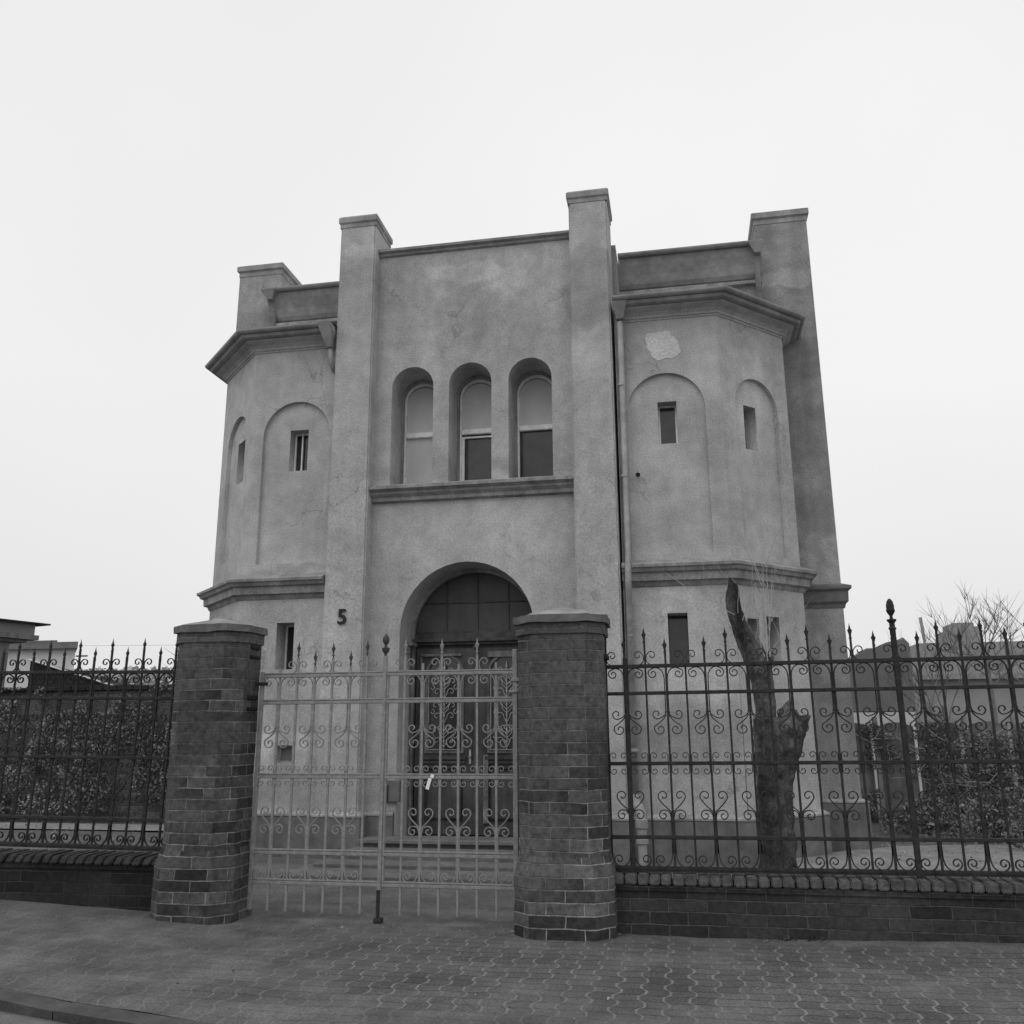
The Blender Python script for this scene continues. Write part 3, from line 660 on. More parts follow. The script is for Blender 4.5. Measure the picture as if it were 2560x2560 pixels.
# bracket at the left jamb
b = bmesh.new(); box(b, -3.20, -3.12, 10.30, 10.5, 2.30, 2.34); box(b, -3.19, -3.16, 10.32, 10.36, 2.20, 2.30); finish('bracket', b, PLINTH, B)
# steps
b = bmesh.new()
box(b, -3.20, -1.66, 9.76, 10.66, -.05, .155, bev=.008)
box(b, -3.55, -1.15, 9.10, 9.80, -.05, .125, bev=.01); box(b, -3.62, -1.05, 8.80, 9.3, -.05, .085, bev=.01); box(b, -3.75, -.9, 8.34, 9.0, -.05, .045, bev=.01)
finish('entrance_steps', b, STONE, B)
# nosing shadows come from slight overhang slabs
b = bmesh.new(); box(b, -3.50, -1.2, 9.70, 10.12, .165, .205, bev=.006); box(b, -3.50, -1.2, 9.75, 10.12, .126, .164); finish('door_sill_slab', b, STONE, B)
# house number
def text_obj(txt, size, loc, m, parent, name, ext=.008):
    cu = bpy.data.curves.new('t', 'FONT'); cu.body = txt; cu.size = size; cu.extrude = ext; cu.align_x = 'CENTER'; cu.offset = .004
    ob = bpy.data.objects.new('t', cu); C.objects.link(ob); dg = bpy.context.evaluated_depsgraph_get(); dg.update()
    me = bpy.data.meshes.new_from_object(ob.evaluated_get(dg)); me.transform(Matrix.Translation(loc) @ Matrix.Rotation(PI/2, 4, 'X')); me.materials.clear(); me.materials.append(m)
    bpy.data.objects.remove(ob); o = bpy.data.objects.new(name, me); C.objects.link(o); o.parent = parent; o.matrix_parent_inverse = Matrix.Translation(-parent.location); return o
text_obj('5', .245, (-3.845, 9.888, 2.525), IRON, B, 'house_number')
# intercom boxes by the doorway
b = bmesh.new(); box(b, -3.35, -3.16, 10.06, 10.118, .56, .79, bev=.006); ib = finish('meter_box', b, PLINTH, B)
b = bmesh.new(); box(b, -3.345, -3.29, 10.05, 10.059, .57, .74); finish('box_flap', b, IRON, ib)
# ---- rainwater pipes
def pipe(name, pts, r, m, parent=B): 
    b = bmesh.new(); tube(b, pts, r, 12); return finish(name, b, m, parent, smooth=True)
dp = pipe('downpipe', [(-.545, 9.93, 6.0), (-.548, 9.93, 3.25), (-.548, 9.83, 3.05), (-.55, 9.83, 2.85), (-.556, 9.93, 2.7), (-.56, 9.93, .62)], .034, PIPE)
b = bmesh.new(); q = [(-.625, 9.80), (-.455, 9.80), (-.455, 9.95), (-.625, 9.95)]; q2 = [(-.585, 9.89), (-.505, 9.89), (-.505, 9.97), (-.585, 9.97)]
prism(b, q, 6.20, 6.245); prism(b, q2, 6.03, 6.20, poly2=q); finish('hopper', b, PIPE, dp)
b = bmesh.new()
for z in (5.2, 4.1, 2.3, 1.1): lathe(b, [(.04, z), (.04, z+.03)], -.552, 9.93, 12)
finish('pipe_clamp', b, ZINC, dp)
b = bmesh.new(); tube(b, cat_rom([(-.56, 9.93, .66), (-.55, 9.9, .58), (-.51, 9.84, .52), (-.50, 9.8, .42)], 4), .05, 12); lathe(b, [(.062, .20), (.062, .24), (.052, .25), (.052, .34), (.064, .35), (.064, .43), (.05, .44)], -.50, 9.80, 14); lathe(b, [(.045, -.05), (.045, .22)], -.50, 9.80, 14)
finish('cast_pipe_shoe', b, PIPE, dp, smooth=False)
dp2 = pipe('cable_pipe', [(-.585, 9.955, 7.0), (-.59, 9.955, .5)], .018, PIPE_D)
dp3 = pipe('downpipe', [(1.19, 11.0, 7.42), (1.19, 11.12, 7.3), (1.19, 11.14, 6.4)], .036, PIPE)
b = bmesh.new(); prism(b, [(1.15, 10.95), (1.23, 10.95), (1.23, 11.03), (1.15, 11.03)], 7.30, 7.43, poly2=[(1.08, 10.90), (1.28, 10.90), (1.28, 11.05), (1.08, 11.05)]); finish('hopper', b, ZINC, dp3)
dp4 = pipe('downpipe', [(-5.53, 11.0, 7.42), (-5.53, 11.12, 7.3), (-5.53, 11.14, 6.4)], .036, PIPE)
b = bmesh.new(); prism(b, [(-5.57, 10.95), (-5.49, 10.95), (-5.49, 11.03), (-5.57, 11.03)], 7.30, 7.43, poly2=[(-5.64, 10.90), (-5.44, 10.90), (-5.44, 11.05), (-5.64, 11.05)]); finish('hopper', b, ZINC, dp4)
b = bmesh.new(); prism(b, [(-4.19, 9.88), (-4.12, 9.88), (-4.12, 9.98), (-4.19, 9.98)], 5.98, 6.26, poly2=[(-4.27, 9.74), (-4.10, 9.74), (-4.10, 9.94), (-4.27, 9.94)]); hp = finish('hopper', b, ZINC, B)
pipe('downpipe', [(-4.155, 9.93, 6.0), (-4.155, 9.97, 5.8), (-4.12, 10.03, 5.7)], .03, PIPE)

# ------------------------------------------------------------------ brick gate pillars
def octo(x0, x1, y0, y1, c, e=0):
    x0 -= e; x1 += e; y0 -= e; y1 += e
    return [(x0+c, y0), (x1-c, y0), (x1, y0+c), (x1, y1-c), (x1-c, y1), (x0+c, y1), (x0, y1-c), (x0, y0+c)]
def pillar(x0, x1, y1, zb, label, ragged):
    y0 = 6.28
    E = empty('brick_gate_pillar', ((x0+x1)/2, 6.57, zb), label, 'pillar', 'brick gate pillars')
    b = bmesh.new(); c = .118
    prism(b, octo(x0, x1, y0, y1, c), .44, 1.97, facet=True)
    prism(b, octo(x0, x1, y0, y1, c, .032), -.1, .385, facet=True); prism(b, octo(x0, x1, y0, y1, c, .032), .385, .50, poly2=octo(x0, x1, y0, y1, c, .001), facet=True)
    prism(b, octo(x0, x1, y0, y1, c, .012), 1.97, 2.045, facet=True)
    # rough masonry: subdivide and push
    bmesh.ops.subdivide_edges(b, edges=b.edges[:], cuts=7, use_grid_fill=True)
    for v in b.verts: v.co += Vector((noise.noise(v.co*11), noise.noise(v.co*11+Vector((9, 0, 0))), 0))*.006
    finish('shaft', b, BRICK, E)
    b = bmesh.new(); prism(b, octo(x0, x1, y0, y1, c+.01, .034), 2.047, 2.10)
    bmesh.ops.subdivide_edges(b, edges=b.edges[:], cuts=4, use_grid_fill=True)
    for v in b.verts: v.co += Vector((0, 0, 1))*.008*noise.noise(v.co*9)+Vector((noise.noise(v.co*14), noise.noise(v.co*14+Vector((5, 0, 0))), 0))*.008
    cp = finish('cap', b, TILE, E)
    b = bmesh.new(); prism(b, octo(x0, x1, y0, y1, c+.01, .026), 2.101, 2.17, poly2=octo(x0, x1, y0, y1, c*.45, -.20))
    bmesh.ops.subdivide_edges(b, edges=b.edges[:], cuts=3, use_grid_fill=True)
    for v in b.verts:
        if v.co.z > 2.11: v.co += Vector((0, 0, 1))*.02*noise.noise(v.co*8)
    finish('mortar_topping', b, MORT, cp)
    # loose projecting brick ends at the corner facing the gate
    b = bmesh.new()
    for z in (1.93, 1.86, 1.55, 1.47) if ragged else (1.8,):
        box(b, x1-.02, x1+random.uniform(.015, .04), 6.46, 6.6, z, z+random.uniform(.02, .04), bev=.004)
    finish('chipped_brick', b, BRICK_D, E)
    b = bmesh.new()
    hx = x1 if ragged else x0
    sg = 1 if ragged else -1
    for z in (1.66,): box(b, min(hx, hx+sg*.09), max(hx, hx+sg*.09), 6.575, 6.61, z, z+.025, bev=.004)
    finish('hinge_bracket', b, IRON if ragged else GATE, E)
    return E
pillar(-1.155, -.55, 6.80, 0, 'dark brick gate pillar at the right of the gate, in front of the doorway', False)
pillar(-3.80, -3.235, 6.76, .02, 'dark brick gate pillar at the left of the gate, below the number 5', True)

# ------------------------------------------------------------------ low walls
def lowwall(x0, x1, zt, zb, label, bm_, cm, slant):
    E = empty('low_brick_wall', ((x0+x1)/2, 6.62, zb), label, 'wall', 'low brick walls under the railings')
    b = bmesh.new(); prism(b, [(x0, 6.50), (x1, 6.50), (x1, 6.78), (x0, 6.78)], zb-.2, zt-.10)
    finish('brickwork', b, bm_, E)
    b = bmesh.new(); prism(b, [(x0, 6.485), (x1, 6.485), (x1, 6.79), (x0, 6.79)], zt-.099, zt-.062); finish('band_course', b, bm_, E)
    b = bmesh.new(); x = x0+.004
    while x < x1-.07:
        wd = random.uniform(.062, .074) if slant else random.uniform(.066, .08)
        dz = random.uniform(-.005, .004)
        vs = box(b, x, x+wd, 6.455+random.uniform(-.006, .006), 6.775, zt-.061, zt+dz, rot=Matrix.Rotation(random.uniform(-.04, .04), 3, 'Y'))
        for v in vs:
            if slant and v.co.y < 6.6: v.co.x += .035*(1 if v.co.z > zt-.03 else -.02)
        x += wd+random.uniform(.004, .012)
    bmesh.ops.bevel(b, geom=b.edges[:], offset=.009, segments=2, affect='EDGES')
    finish('coping', b, cm, E)
lowwall(-.54, 5.5, .375, .0, 'low dark brick wall with brick coping under the right iron railing', BRICK_W, COPE, False)
lowwall(-11, -3.79, .425, .1, 'low dark brick wall with slanting coping bricks under the left railing', BRICK_D, COPE_L, True)

# ------------------------------------------------------------------ ironwork
K = .001007
def spi(cx, cz, r, a0, a1, r1=9, n=22):
    # screen angles: 0 right, 90 down
    return [(cx+(r+(r1-r)*(k/n)**1.0)*math.cos(math.radians(a0+(a1-a0)*k/n)), cz+(r+(r1-r)*(k/n)**1.0)*math.sin(math.radians(a0+(a1-a0)*k/n))) for k in range(n+1)]
def smooth2(pts, n=4): return [(v[0], v[1]) for v in cat_rom([(p[0], p[1], 0) for p in pts], n)]
def scroll_mesh(name, which, m, rails, s, thick=7, dep=.014, sh2=0, up4=0):
    """ironwork of one short bar: straps, hearts and scrolls on both sides. rails = z of five rails, local origin z=0, x=0"""
    r1, r2, r3, r4, r5 = rails
    b = bmesh.new(); kx = s/.1425*K
    def add(pts, zref, t=thick):
        if {r1: 0, r2: 0, r3: 1, r5: 2}[zref] != which: return
        for sg in (1, -1):
            ribbon(b, [(sg*x*kx, zref-z*K) for x, z in pts], t*K, dep)
    gap12 = (r1-r2)/K; gap45 = (r4-r5)/K
    add(smooth2([(11, gap12), (11, 95), (17, 55), (38, 24), (70, 12), (100, 22)])+spi(90, 54, 34, -40, 370), r1)
    add([(11, 5), (11, 132+sh2)], r2, 7)
    add(smooth2([(11, 128+sh2), (18, 148+sh2), (40, 166+sh2), (70, 176+sh2)])+spi(74, 143+sh2, 34, 92, -250), r2)
    add(smooth2([(10, 150+sh2), (30, 178+sh2), (62, 205+sh2), (92, 226+sh2)])+spi(55, 246+sh2, 42, -22, 380), r2)
    for zz, sgn in ((-1, 1), (1, -1)):
        for cx, mir in ((36, 1), (107, -1)):
            sp = spi(0, 0, 25, 180, 180+360, 8)
            pts = [(-24, 50)]+sp
            add([(cx+mir*px, zz*(50-pz) if False else (zz*(50-pz))) for px, pz in pts], r3, 5)
    H4 = 1335+up4
    add(smooth2([(8, 975-H4), (30, 955-H4), (62, 925-H4), (88, 892-H4)])+spi(56, 872-H4, 38, 22, -340), r5)
    add(smooth2([(10, 1010-H4), (18, 980-H4), (34, 967-H4)])+spi(60, 998-H4, 36, -110, 290), r5)
    add([(9, 975-H4), (10, -95)], r5, 8)
    H4 = 1335
    add(smooth2([(10, 1180-H4), (13, 1250-H4), (26, 1296-H4), (52, 1322-H4), (82, 1328-H4), (112, 1312-H4)])+spi(92, 1282-H4, 34, 35, -370), r5)
    # collars
    for z in ([r2-(130+sh2)*K], [], [r5+(1335+up4-1035)*K])[which]: box(b, -.018, .018, -dep*.7, dep*.7, z-.004, z+.004)
    bmesh.ops.recalc_face_normals(b, faces=b.faces)
    me = bpy.data.meshes.new(name); b.to_mesh(me); b.free(); me.materials.append(m); return me
def top_scroll_mesh(m, dep=.012):
    b = bmesh.new()
    for sg in (1, -1):
        pts = smooth2([(36, -10), (16, -26), (9, -52), (14, -80), (34, -101)])+spi(48, -75, 29, -115, 200)
        ribbon(b, [(sg*x*K, -z*K) for x, z in pts], 6*K, dep)
    bmesh.ops.recalc_face_normals(b, faces=b.faces)
    me = bpy.data.meshes.new('top_scroll'); b.to_mesh(me); b.free(); me.materials.append(m); return me
def tip_mesh(m):
    b = bmesh.new()
    lathe(b, [(.006, -.05), (.006, -.012), (.0105, -.008), (.0105, -.001), (.006, .002), (.006, .012), (.008, .02), (.0155, .046), (.0165, .05), (.009, .058), (.0045, .078), (0, .100)], 0, 0, 8)
    for v in b.verts:
        if v.co.z > .015: v.co.y *= .55
    bmesh.ops.recalc_face_normals(b, faces=b.faces)
    me = bpy.data.meshes.new('spear_tip'); b.to_mesh(me); b.free(); me.materials.append(m); return me
def bar_mesh(m, z0, z1, wdt=.0135):
    b = bmesh.new(); box(b, -wdt/2, wdt/2, -wdt/2, wdt/2, z0, z1)
    bmesh.ops.recalc_face_normals(b, faces=b.faces)
    me = bpy.data.meshes.new('bar'); b.to_mesh(me); b.free(); me.materials.append(m); return me
def child(name, me, parent, loc):
    o = bpy.data.objects.new(name, me); C.objects.link(o); o.parent = parent; o.location = loc
    if name in ('bar', 'top_scroll'): o.rotation_euler = (random.uniform(-.004, .004), random.uniform(-.0035, .0035), 0); o.scale = (1, 1, random.uniform(.995, 1.004))
    return o
def railing(name, x_start, x_end, s, first_tall, rails, label, Y, m, tilt=0, posts=(), missing=(), z_lift=0):
    E = empty(name, (x_start, Y, z_lift), label, 'railing', 'wrought iron railings along the street')
    E.rotation_euler = (0, -math.atan(tilt), 0)
    r1, r2, r3, r4, r5 = rails
    L_ = x_end-x_start
    for k, z in enumerate(rails):
        b = bmesh.new(); h = .024 if k else .026
        box(b, -.02, L_, -.016, .016, z-h/2, z+h/2, bev=.003)
        if k == 4: box(b, -.02, L_, -.022, .022, z-.022, z-.0125)
        o = finish('rail', b, m); o.parent = E
    tall = bar_mesh(m, r5-.01, r1+.19); short = bar_mesh(m, r5-.01, r1+.125, .0145)
    tip = tip_mesh(m); scr = [scroll_mesh('scroll_ornament', q, m, rails, s) for q in range(3)]; tsc = top_scroll_mesh(m)
    n = int(L_/s)+1
    for i in range(n):
        x = i*s; is_tall = (i % 2 == 0) == first_tall
        if x > L_: break
        if is_tall:
            if i in missing:
                bb = child('bar', bar_mesh(m, r5-.01, r1+.01), E, (x, 0, 0)); child('top_scroll', tsc, E, (x, 0, r1))
                continue
            if i not in posts:
                bb = child('bar', tall, E, (x, 0, 0)); child('spear_tip', tip, bb, (random.uniform(-.003, .003), 0, r1+.17))
            child('top_scroll', tsc, E, (x, 0, r1))
        else:
            bb = child('bar', short, E, (x, 0, 0)); child('spear_tip', tip, bb, (random.uniform(-.003, .003), 0, r1+.105))
            for q, nm in enumerate(('upper_scroll', 'middle_scroll', 'lower_scroll')): child(nm, scr[q], E, (x, 0, 0))
    for i, kind in posts.items() if isinstance(posts, dict) else ():
        x = i*s
        b = bmesh.new(); box(b, x-.017, x+.017, -.017, .017, r5-.05, r1+(.16 if kind == 'acorn' else .06), bev=.003)
        if kind == 'acorn':
            z = r1+.16
            lathe(b, [(.019, z-.06), (.017, z), (.02, z+.01), (.020, z+.045), (.026, z+.05), (.026, z+.058), (.019, z+.064), (.018, z+.09), (.032, z+.108), (.032, z+.116), (.012, z+.12), (.010, z+.14), (.020, z+.155), (.028, z+.17), (.030, z+.18), (.026, z+.186), (.027, z+.21), (.020, z+.24), (.008, z+.257), (0, z+.26)], x, 0, 14)
        o = finish('main_post', b, m); o.parent = E
    return E
RS = (1.752, 1.563, 1.085, .601, .404)
# right railing: bars at measured spacing
S_R = .1405
railing('iron_railing', -.542, 4.6, S_R, True, RS, 'black wrought iron railing right of the gate, with acorn topped post', 6.58, IRON, tilt=.006, posts={1: 'plain', 14: 'acorn'}, missing=(4, 8))
railing('iron_railing', -9.28, -3.78, S_R, True, (1.772, 1.568, 1.118, .665, .468), 'black wrought iron railing with spear tips left of the brick pillars', 6.58, IRON, tilt=-.012, posts={}, z_lift=0.068)
# ------------------------------------------------------------------ the gate
RG = (1.735, 1.535, .995, .463, .258)
def gate_leaf(x0, x1, label, hinge):
    E = empty('iron_gate_leaf', (x0, 6.60, 0), label, 'gate', 'leaves of the grey iron gate')
    L_ = x1-x0; n = 7; s = L_/n
    for k, z in enumerate(RG):
        b = bmesh.new(); box(b, .0, L_, -.012, .012, z-.019, z+.004, bev=.003); box(b, 0, L_, -.012, .012, z+.008, z+.019, bev=.002); box(b, .01, L_-.01, -.004, .004, z+.002, z+.010)
        o = finish('rail', b, GATE); o.parent = E
    tall = bar_mesh(GATE, .055, RG[0]+.13, .016); short = bar_mesh(GATE, .055, RG[0]+.065, .016)
    tip = tip_mesh(TIPD); tipg = tip_mesh(GATE); scr = [scroll_mesh('scroll_ornament', q, GATE, RG, s, 7, .012, sh2=55, up4=18) for q in range(3)]; tsc = top_scroll_mesh(GATE)
    for i in range(1, n):
        tall_ = (i % 2 == 0) if hinge < 0 else (i % 2 == 1)
        x = i*s
        if tall_:
            bb = child('bar', tall, E, (x, 0, 0)); child('spear_tip', tip if hinge < 0 else tipg, bb, (0, 0, RG[0]+.155)); child('top_scroll', tsc, E, (x, 0, RG[0]))
        else:
            bb = child('bar', short, E, (x, 0, 0))
            if hinge < 0 and i != 1: child('spear_tip', tip, bb, (0, 0, RG[0]+.09))
            for q, nm in enumerate(('upper_scroll', 'middle_scroll', 'lower_scroll')): child(nm, scr[q], E, (x, 0, 0))
    b = bmesh.new(); xs = 0 if hinge < 0 else L_
    wd = .014 if hinge < 0 else .017
    box(b, xs-wd, xs+wd, -.016, .016, .06 if hinge < 0 else .14, RG[0]+(.03 if hinge < 0 else .16), bev=.003)
    o = finish('hinge_stile', b, GATE); o.parent = E
    if hinge < 0:
        b = bmesh.new(); xs = L_; box(b, xs-.014, xs+.014, -.018, .010, .05, RG[0]+.13, bev=.003)
        box(b, xs+.013, xs+.03, -.008, .016, .25, RG[0]+.02); o = finish('meeting_stile', b, GATE); o.parent = E
        b = bmesh.new(); z = RG[0]+.13; lathe(b, [(.012, z), (.012, z+.02), (.024, z+.03), (.028, z+.045), (.030, z+.06), (.012, z+.066), (.010, z+.085), (.022, z+.10), (.026, z+.12), (.022, z+.14), (.008, z+.16), (0, z+.17)], xs, -.004, 14)
        f = finish('finial', b, TIPD); f.parent = o
        b = bmesh.new(); box(b, xs-.012, xs+.012, -.03, -.019, .01, .22); box(b, xs-.03, xs+.03, -.035, .02, .0, .035, bev=.006); o2 = finish('drop_bolt', b, IRON); o2.parent = E
    else:
        b = bmesh.new(); box(b, L_-.045, L_+.02, -.03, -.012, 1.58, 1.60, bev=.004); tube(b, [(L_+.02, -.02, 1.59), (L_+.035, -.03, 1.62), (L_+.02, -.04, 1.63)], .012, 6); o = finish('hinge', b, GATE); o.parent = E
    return E
gate_leaf(-3.19, -2.205, 'left leaf of the grey scrollwork iron gate, beside the left brick pillar', -1)
gate_leaf(-2.19, -1.215, 'right leaf of the grey scrollwork iron gate, in front of the door', 1)
b = bmesh.new(); box(b, -1.86, -1.835, 6.570, 6.573, .905, .985, rot=Matrix.Rotation(.28, 3, 'Y')); box(b, -1.835, -1.81, 6.574, 6.577, .985, 1.01, rot=Matrix.Rotation(.28, 3, 'Y'))
tag(finish('paper_slip', b, PAPER), 'small white slip of paper hanging from the middle rail of the gate', 'paper')

# ------------------------------------------------------------------ pollarded tree
T = empty('pollarded_tree', (.64, 7.4, 0), 'dark pollarded tree stump with one leaning limb behind the right railing', 'tree')
b = bmesh.new()
def bark_tube(b, ctrl, rad, seg=48, n=16, nz=.10, ridge=.10):
    pts = cat_rom(ctrl, n); m_ = len(ctrl)-1; rads = []
    for i in range(len(pts)):
        t = i/(len(pts)-1)*m_; k = min(int(t), m_-1); f = t-k; rads.append(rad[k]*(1-f)+rad[k+1]*f)
    tube(b, pts, rads, seg, nz=nz, nsc=14, ridge=ridge)
bark_tube(b, [(.62, 7.4, -.1), (.625, 7.4, .35), (.63, 7.4, .8), (.635, 7.4, 1.15), (.63, 7.4, 1.4)], [.145, .122, .120, .128, .11])
bark_tube(b, [(.66, 7.42, .9), (.71, 7.41, 1.15), (.77, 7.4, 1.32), (.80, 7.4, 1.40)], [.10, .125, .12, .05])
bark_tube(b, [(.76, 7.4, 1.25), (.84, 7.39, 1.33), (.885, 7.38, 1.385), (.93, 7.38, 1.415)], [.07, .055, .035, .006], n=6)
bark_tube(b, [(.74, 7.4, 1.25), (.755, 7.4, 1.38), (.765, 7.4, 1.45), (.785, 7.39, 1.53)], [.075, .075, .05, .005], n=6)
bark_tube(b, [(.80, 7.42, 1.25), (.815, 7.4, 1.40), (.83, 7.4, 1.46)], [.06, .04, .006], n=6)
finish('trunk', b, BARK, T, smooth=True)
b = bmesh.new()
bark_tube(b, [(.62, 7.4, 1.2), (.605, 7.4, 1.5), (.585, 7.4, 1.75), (.53, 7.38, 1.92), (.445, 7.35, 2.12), (.405, 7.33, 2.30), (.415, 7.33, 2.40)], [.080, .074, .088, .084, .062, .052, .042])
bark_tube(b, [(.585, 7.4, 1.72), (.64, 7.38, 1.83), (.655, 7.38, 1.88)], [.06, .045, .03], n=5)
bark_tube(b, [(.40, 7.33, 2.36), (.40, 7.33, 2.43), (.395, 7.33, 2.49)], [.032, .024, .006], n=4, ridge=.2)
bark_tube(b, [(.43, 7.33, 2.36), (.435, 7.33, 2.41), (.44, 7.33, 2.45)], [.025, .018, .004], n=4, ridge=.2)
finish('limb', b, BARK, T, smooth=True)
def twig(bm_, p, d, L_, r, depth=0, wig=.25, kids=2):
    p = Vector(p); d = Vector(d).normalized(); pts = [p.copy()]; n = 7
    for i in range(n):
        d = (d+Vector((random.uniform(-1, 1), random.uniform(-1, 1), random.uniform(-.6, 1)))*wig*.35).normalized()
        p = p+d*L_/n; pts.append(p.copy())
    tube(bm_, pts, [r*(1-.75*i/n) for i in range(n+1)], 5 if r > .01 else 4)
    if depth > 0:
        for _ in range(kids):
            k = random.randint(2, n-1)
            a = random.uniform(0, 2*PI); side = Vector((math.cos(a), math.sin(a)*.6, random.uniform(.2, .8)))
            twig(bm_, pts[k], (d*.8+side*.8), L_*random.uniform(.45, .7), r*.55, depth-1, wig, kids)
random.seed(12)
b = bmesh.new()
for st, d, L_, r in (((.62, 7.33, 1.86), (-.45, 0, .75), .45, .007), ((.64, 7.33, 1.88), (.02, 0, 1), .65, .005), ((.66, 7.33, 1.86), (.08, .05, 1), .75, .005), ((.60, 7.33, 1.84), (-.1, 0, 1), .55, .004),
                     ((.63, 7.33, 1.9), (.3, 0, .9), .55, .003), ((.46, 7.30, 2.12), (.25, 0, .9), .45, .003), ((.42, 7.28, 2.18), (-.9, 0, .45), .65, .0028), ((.66, 7.33, 1.9), (.6, 0, .7), .45, .003), ((.64, 7.33, 1.8), (-.05, 0, 1), .85, .004), ((.5, 7.3, 2.0), (-.2, 0, 1), .5, .003)):
    twig(b, st, d, L_, r, 1, .3, 3)
finish('twigs', b, TWIG, T)

# ------------------------------------------------------------------ foliage helper
def leaves(bm_, fn, n, size, flat=.5):
    for _ in range(n):
        p = Vector(fn()); s = size*random.uniform(.5, 1.3)
        a = random.uniform(0, 2*PI); q = Matrix.Rotation(a, 3, 'Z') @ Matrix.Rotation(random.uniform(-1.2, 1.2), 3, 'X') @ Matrix.Rotation(random.uniform(0, 2*PI), 3, 'Y')
        vs = [bm_.verts.new(p+q @ Vector(v)) for v in ((-s*.5, 0, 0), (-s*.1, 0, -s*.4), (s*.55, 0, 0), (-s*.1, 0, s*.45))]
        bm_.faces.new(vs)
# ---- left: garden wall overgrown with ivy
def wall_uv(bm_, p0, p1, z0, z1, th=.25):
    dx, dy = p1[0]-p0[0], p1[1]-p0[1]; l = math.hypot(dx, dy); nx, ny = -dy/l*th, dx/l*th
    prism(bm_, [p0, p1, (p1[0]+nx, p1[1]+ny), (p0[0]+nx, p0[1]+ny)], z0, z1)
GW = empty('garden_wall', (-8.5, 13.3, 0), 'old dark brick garden wall with dead ivy behind the left railing', 'wall')
b = bmesh.new(); wall_uv(b, (-16, 13.3), (-5.9, 13.3), -.1, 1.98); finish('brickwork', b, BRICK_G, GW)
b = bmesh.new(); x = -16
while x < -5.95:
    wd = random.uniform(.22, .3); box(b, x, min(x+wd, -5.9), 13.24, 13.60, 1.985, 2.06+random.uniform(-.015, .02), bev=.01); x += wd+.008
finish('coping', b, BRICK_D, GW)
random.seed(5)
def ivyfn(x0, x1, y, z0, z1, dep, thr, sc=1.0, seed=0):
    def f():
        while True:
            x = random.uniform(x0, x1); z = random.uniform(z0, z1)
            v = noise.noise(Vector((x*sc, z*sc*1.3, seed)))+.5*noise.noise(Vector((x*3*sc, z*3*sc, seed+3)))
            if v > thr: return (x, y-random.uniform(0, dep)*(.4+min(1, v-thr)), z)
    return f
b = bmesh.new(); leaves(b, ivyfn(-13, -5.95, 13.25, .15, 2.05, .3, .0, .9, 1), 15000, .042); finish('ivy_leaves', b, LEAF, GW)
b = bmesh.new(); leaves(b, ivyfn(-13, -5.95, 13.24, .1, 1.9, .22, .12, 1.1, 7), 6000, .04); finish('dead_leaves', b, LEAF_L, GW)
b = bmesh.new()
for i in range(70):
    x = random.uniform(-12.5, -6); twig(b, (x, 13.2, random.uniform(0, 1.0)), (random.uniform(-.7, .7), -.05, 1), random.uniform(.5, 1.2), .006, 1, .5, 2)
finish('ivy_stems', b, TWIG_D, GW)
# light litter strip at its foot
b = bmesh.new(); vs = [b.verts.new(p) for p in ((-14, 12.1, .004), (-5.4, 12.1, .004), (-5.4, 12.9, .004), (-14, 12.9, .004))]; b.faces.new(vs); o = struct(finish('path', b, mat('pale_path', .30, .2, 2, .95, .5, 60)))
b = bmesh.new(); leaves(b, lambda: (random.uniform(-12, -5.6), random.uniform(10.5, 13.0), random.uniform(0, .03)), 350, .035); o = finish('leaf_litter', b, LEAF_L); o['kind'] = 'stuff'
# concrete kerb stubs in the left garden
# ---- left background
def house_box(bm_, x0, x1, y0, y1, z0, z1): box(bm_, x0, x1, y0, y1, z0, z1)
H1 = empty('flat_roofed_house', (-20, 24, 0), 'dark flat roofed house with deep cornice at the left edge of the photo', 'house')
def obl(bm_, p0, p1, back, z0, z1):
    """block whose visible side runs p0 -> p1, extended backwards along the vector back"""
    prism(bm_, [p0, p1, (p1[0]+back[0], p1[1]+back[1]), (p0[0]+back[0], p0[1]+back[1])], z0, z1)
dH = Vector((.31, 1.03)).normalized()
def hp_(t, off=0.): return (-16.52+dH.x*t+dH.y*off, 21.03+dH.y*t-dH.x*off)
b = bmesh.new(); obl(b, hp_(-14), hp_(-.75, -.0), (-6, 1.8), -.2, 3.60); finish('wall', b, H_BROWN, H1)
b = bmesh.new(); obl(b, hp_(-14, .10), hp_(-.35, .10), (-6, 1.8), 3.60, 3.68); obl(b, hp_(-14, .2), hp_(-.10, .2), (-6, 1.8), 3.68, 3.80); finish('cornice', b, H_BROWN, H1)
b = bmesh.new(); obl(b, hp_(-14), hp_(-.1), (-6, 1.8), 3.80, 4.10); finish('attic_storey', b, H_DARK, H1)
b = bmesh.new(); obl(b, hp_(-14, .12), hp_(.25, .12), (-6, 1.8), 4.10, 4.14); finish('roof', b, SHED, H1)
H2 = empty('white_house', (-22, 30, 0), 'white rendered house with low dark roof beyond the dark shed roof', 'house')
b = bmesh.new(); obl(b, (-26, 30), (-22.0, 30.1), (-4.6, 6), -.2, 4.38); finish('wall', b, H_WHITE, H2)
b = bmesh.new(); obl(b, (-26, 29.7), (-21.75, 29.85), (-4.6, 6), 4.38, 4.62); finish('eaves', b, H_ROOF, H2)
b = bmesh.new(); obl(b, (-26, 30.2), (-22.95, 30.3), (-4.6, 6), 4.62, 4.74); finish('roof', b, H_ROOF, H2)
b = bmesh.new(); box(b, -21.9, -21.45, 30.0, 30.06, 4.08, 4.13); finish('lamp_arm', b, IRON, H2)
SH = empty('shed', (-13, 18, 0), 'dark felt roofed shed sloping down behind the garden wall, with pale verge', 'shed')
b = bmesh.new()
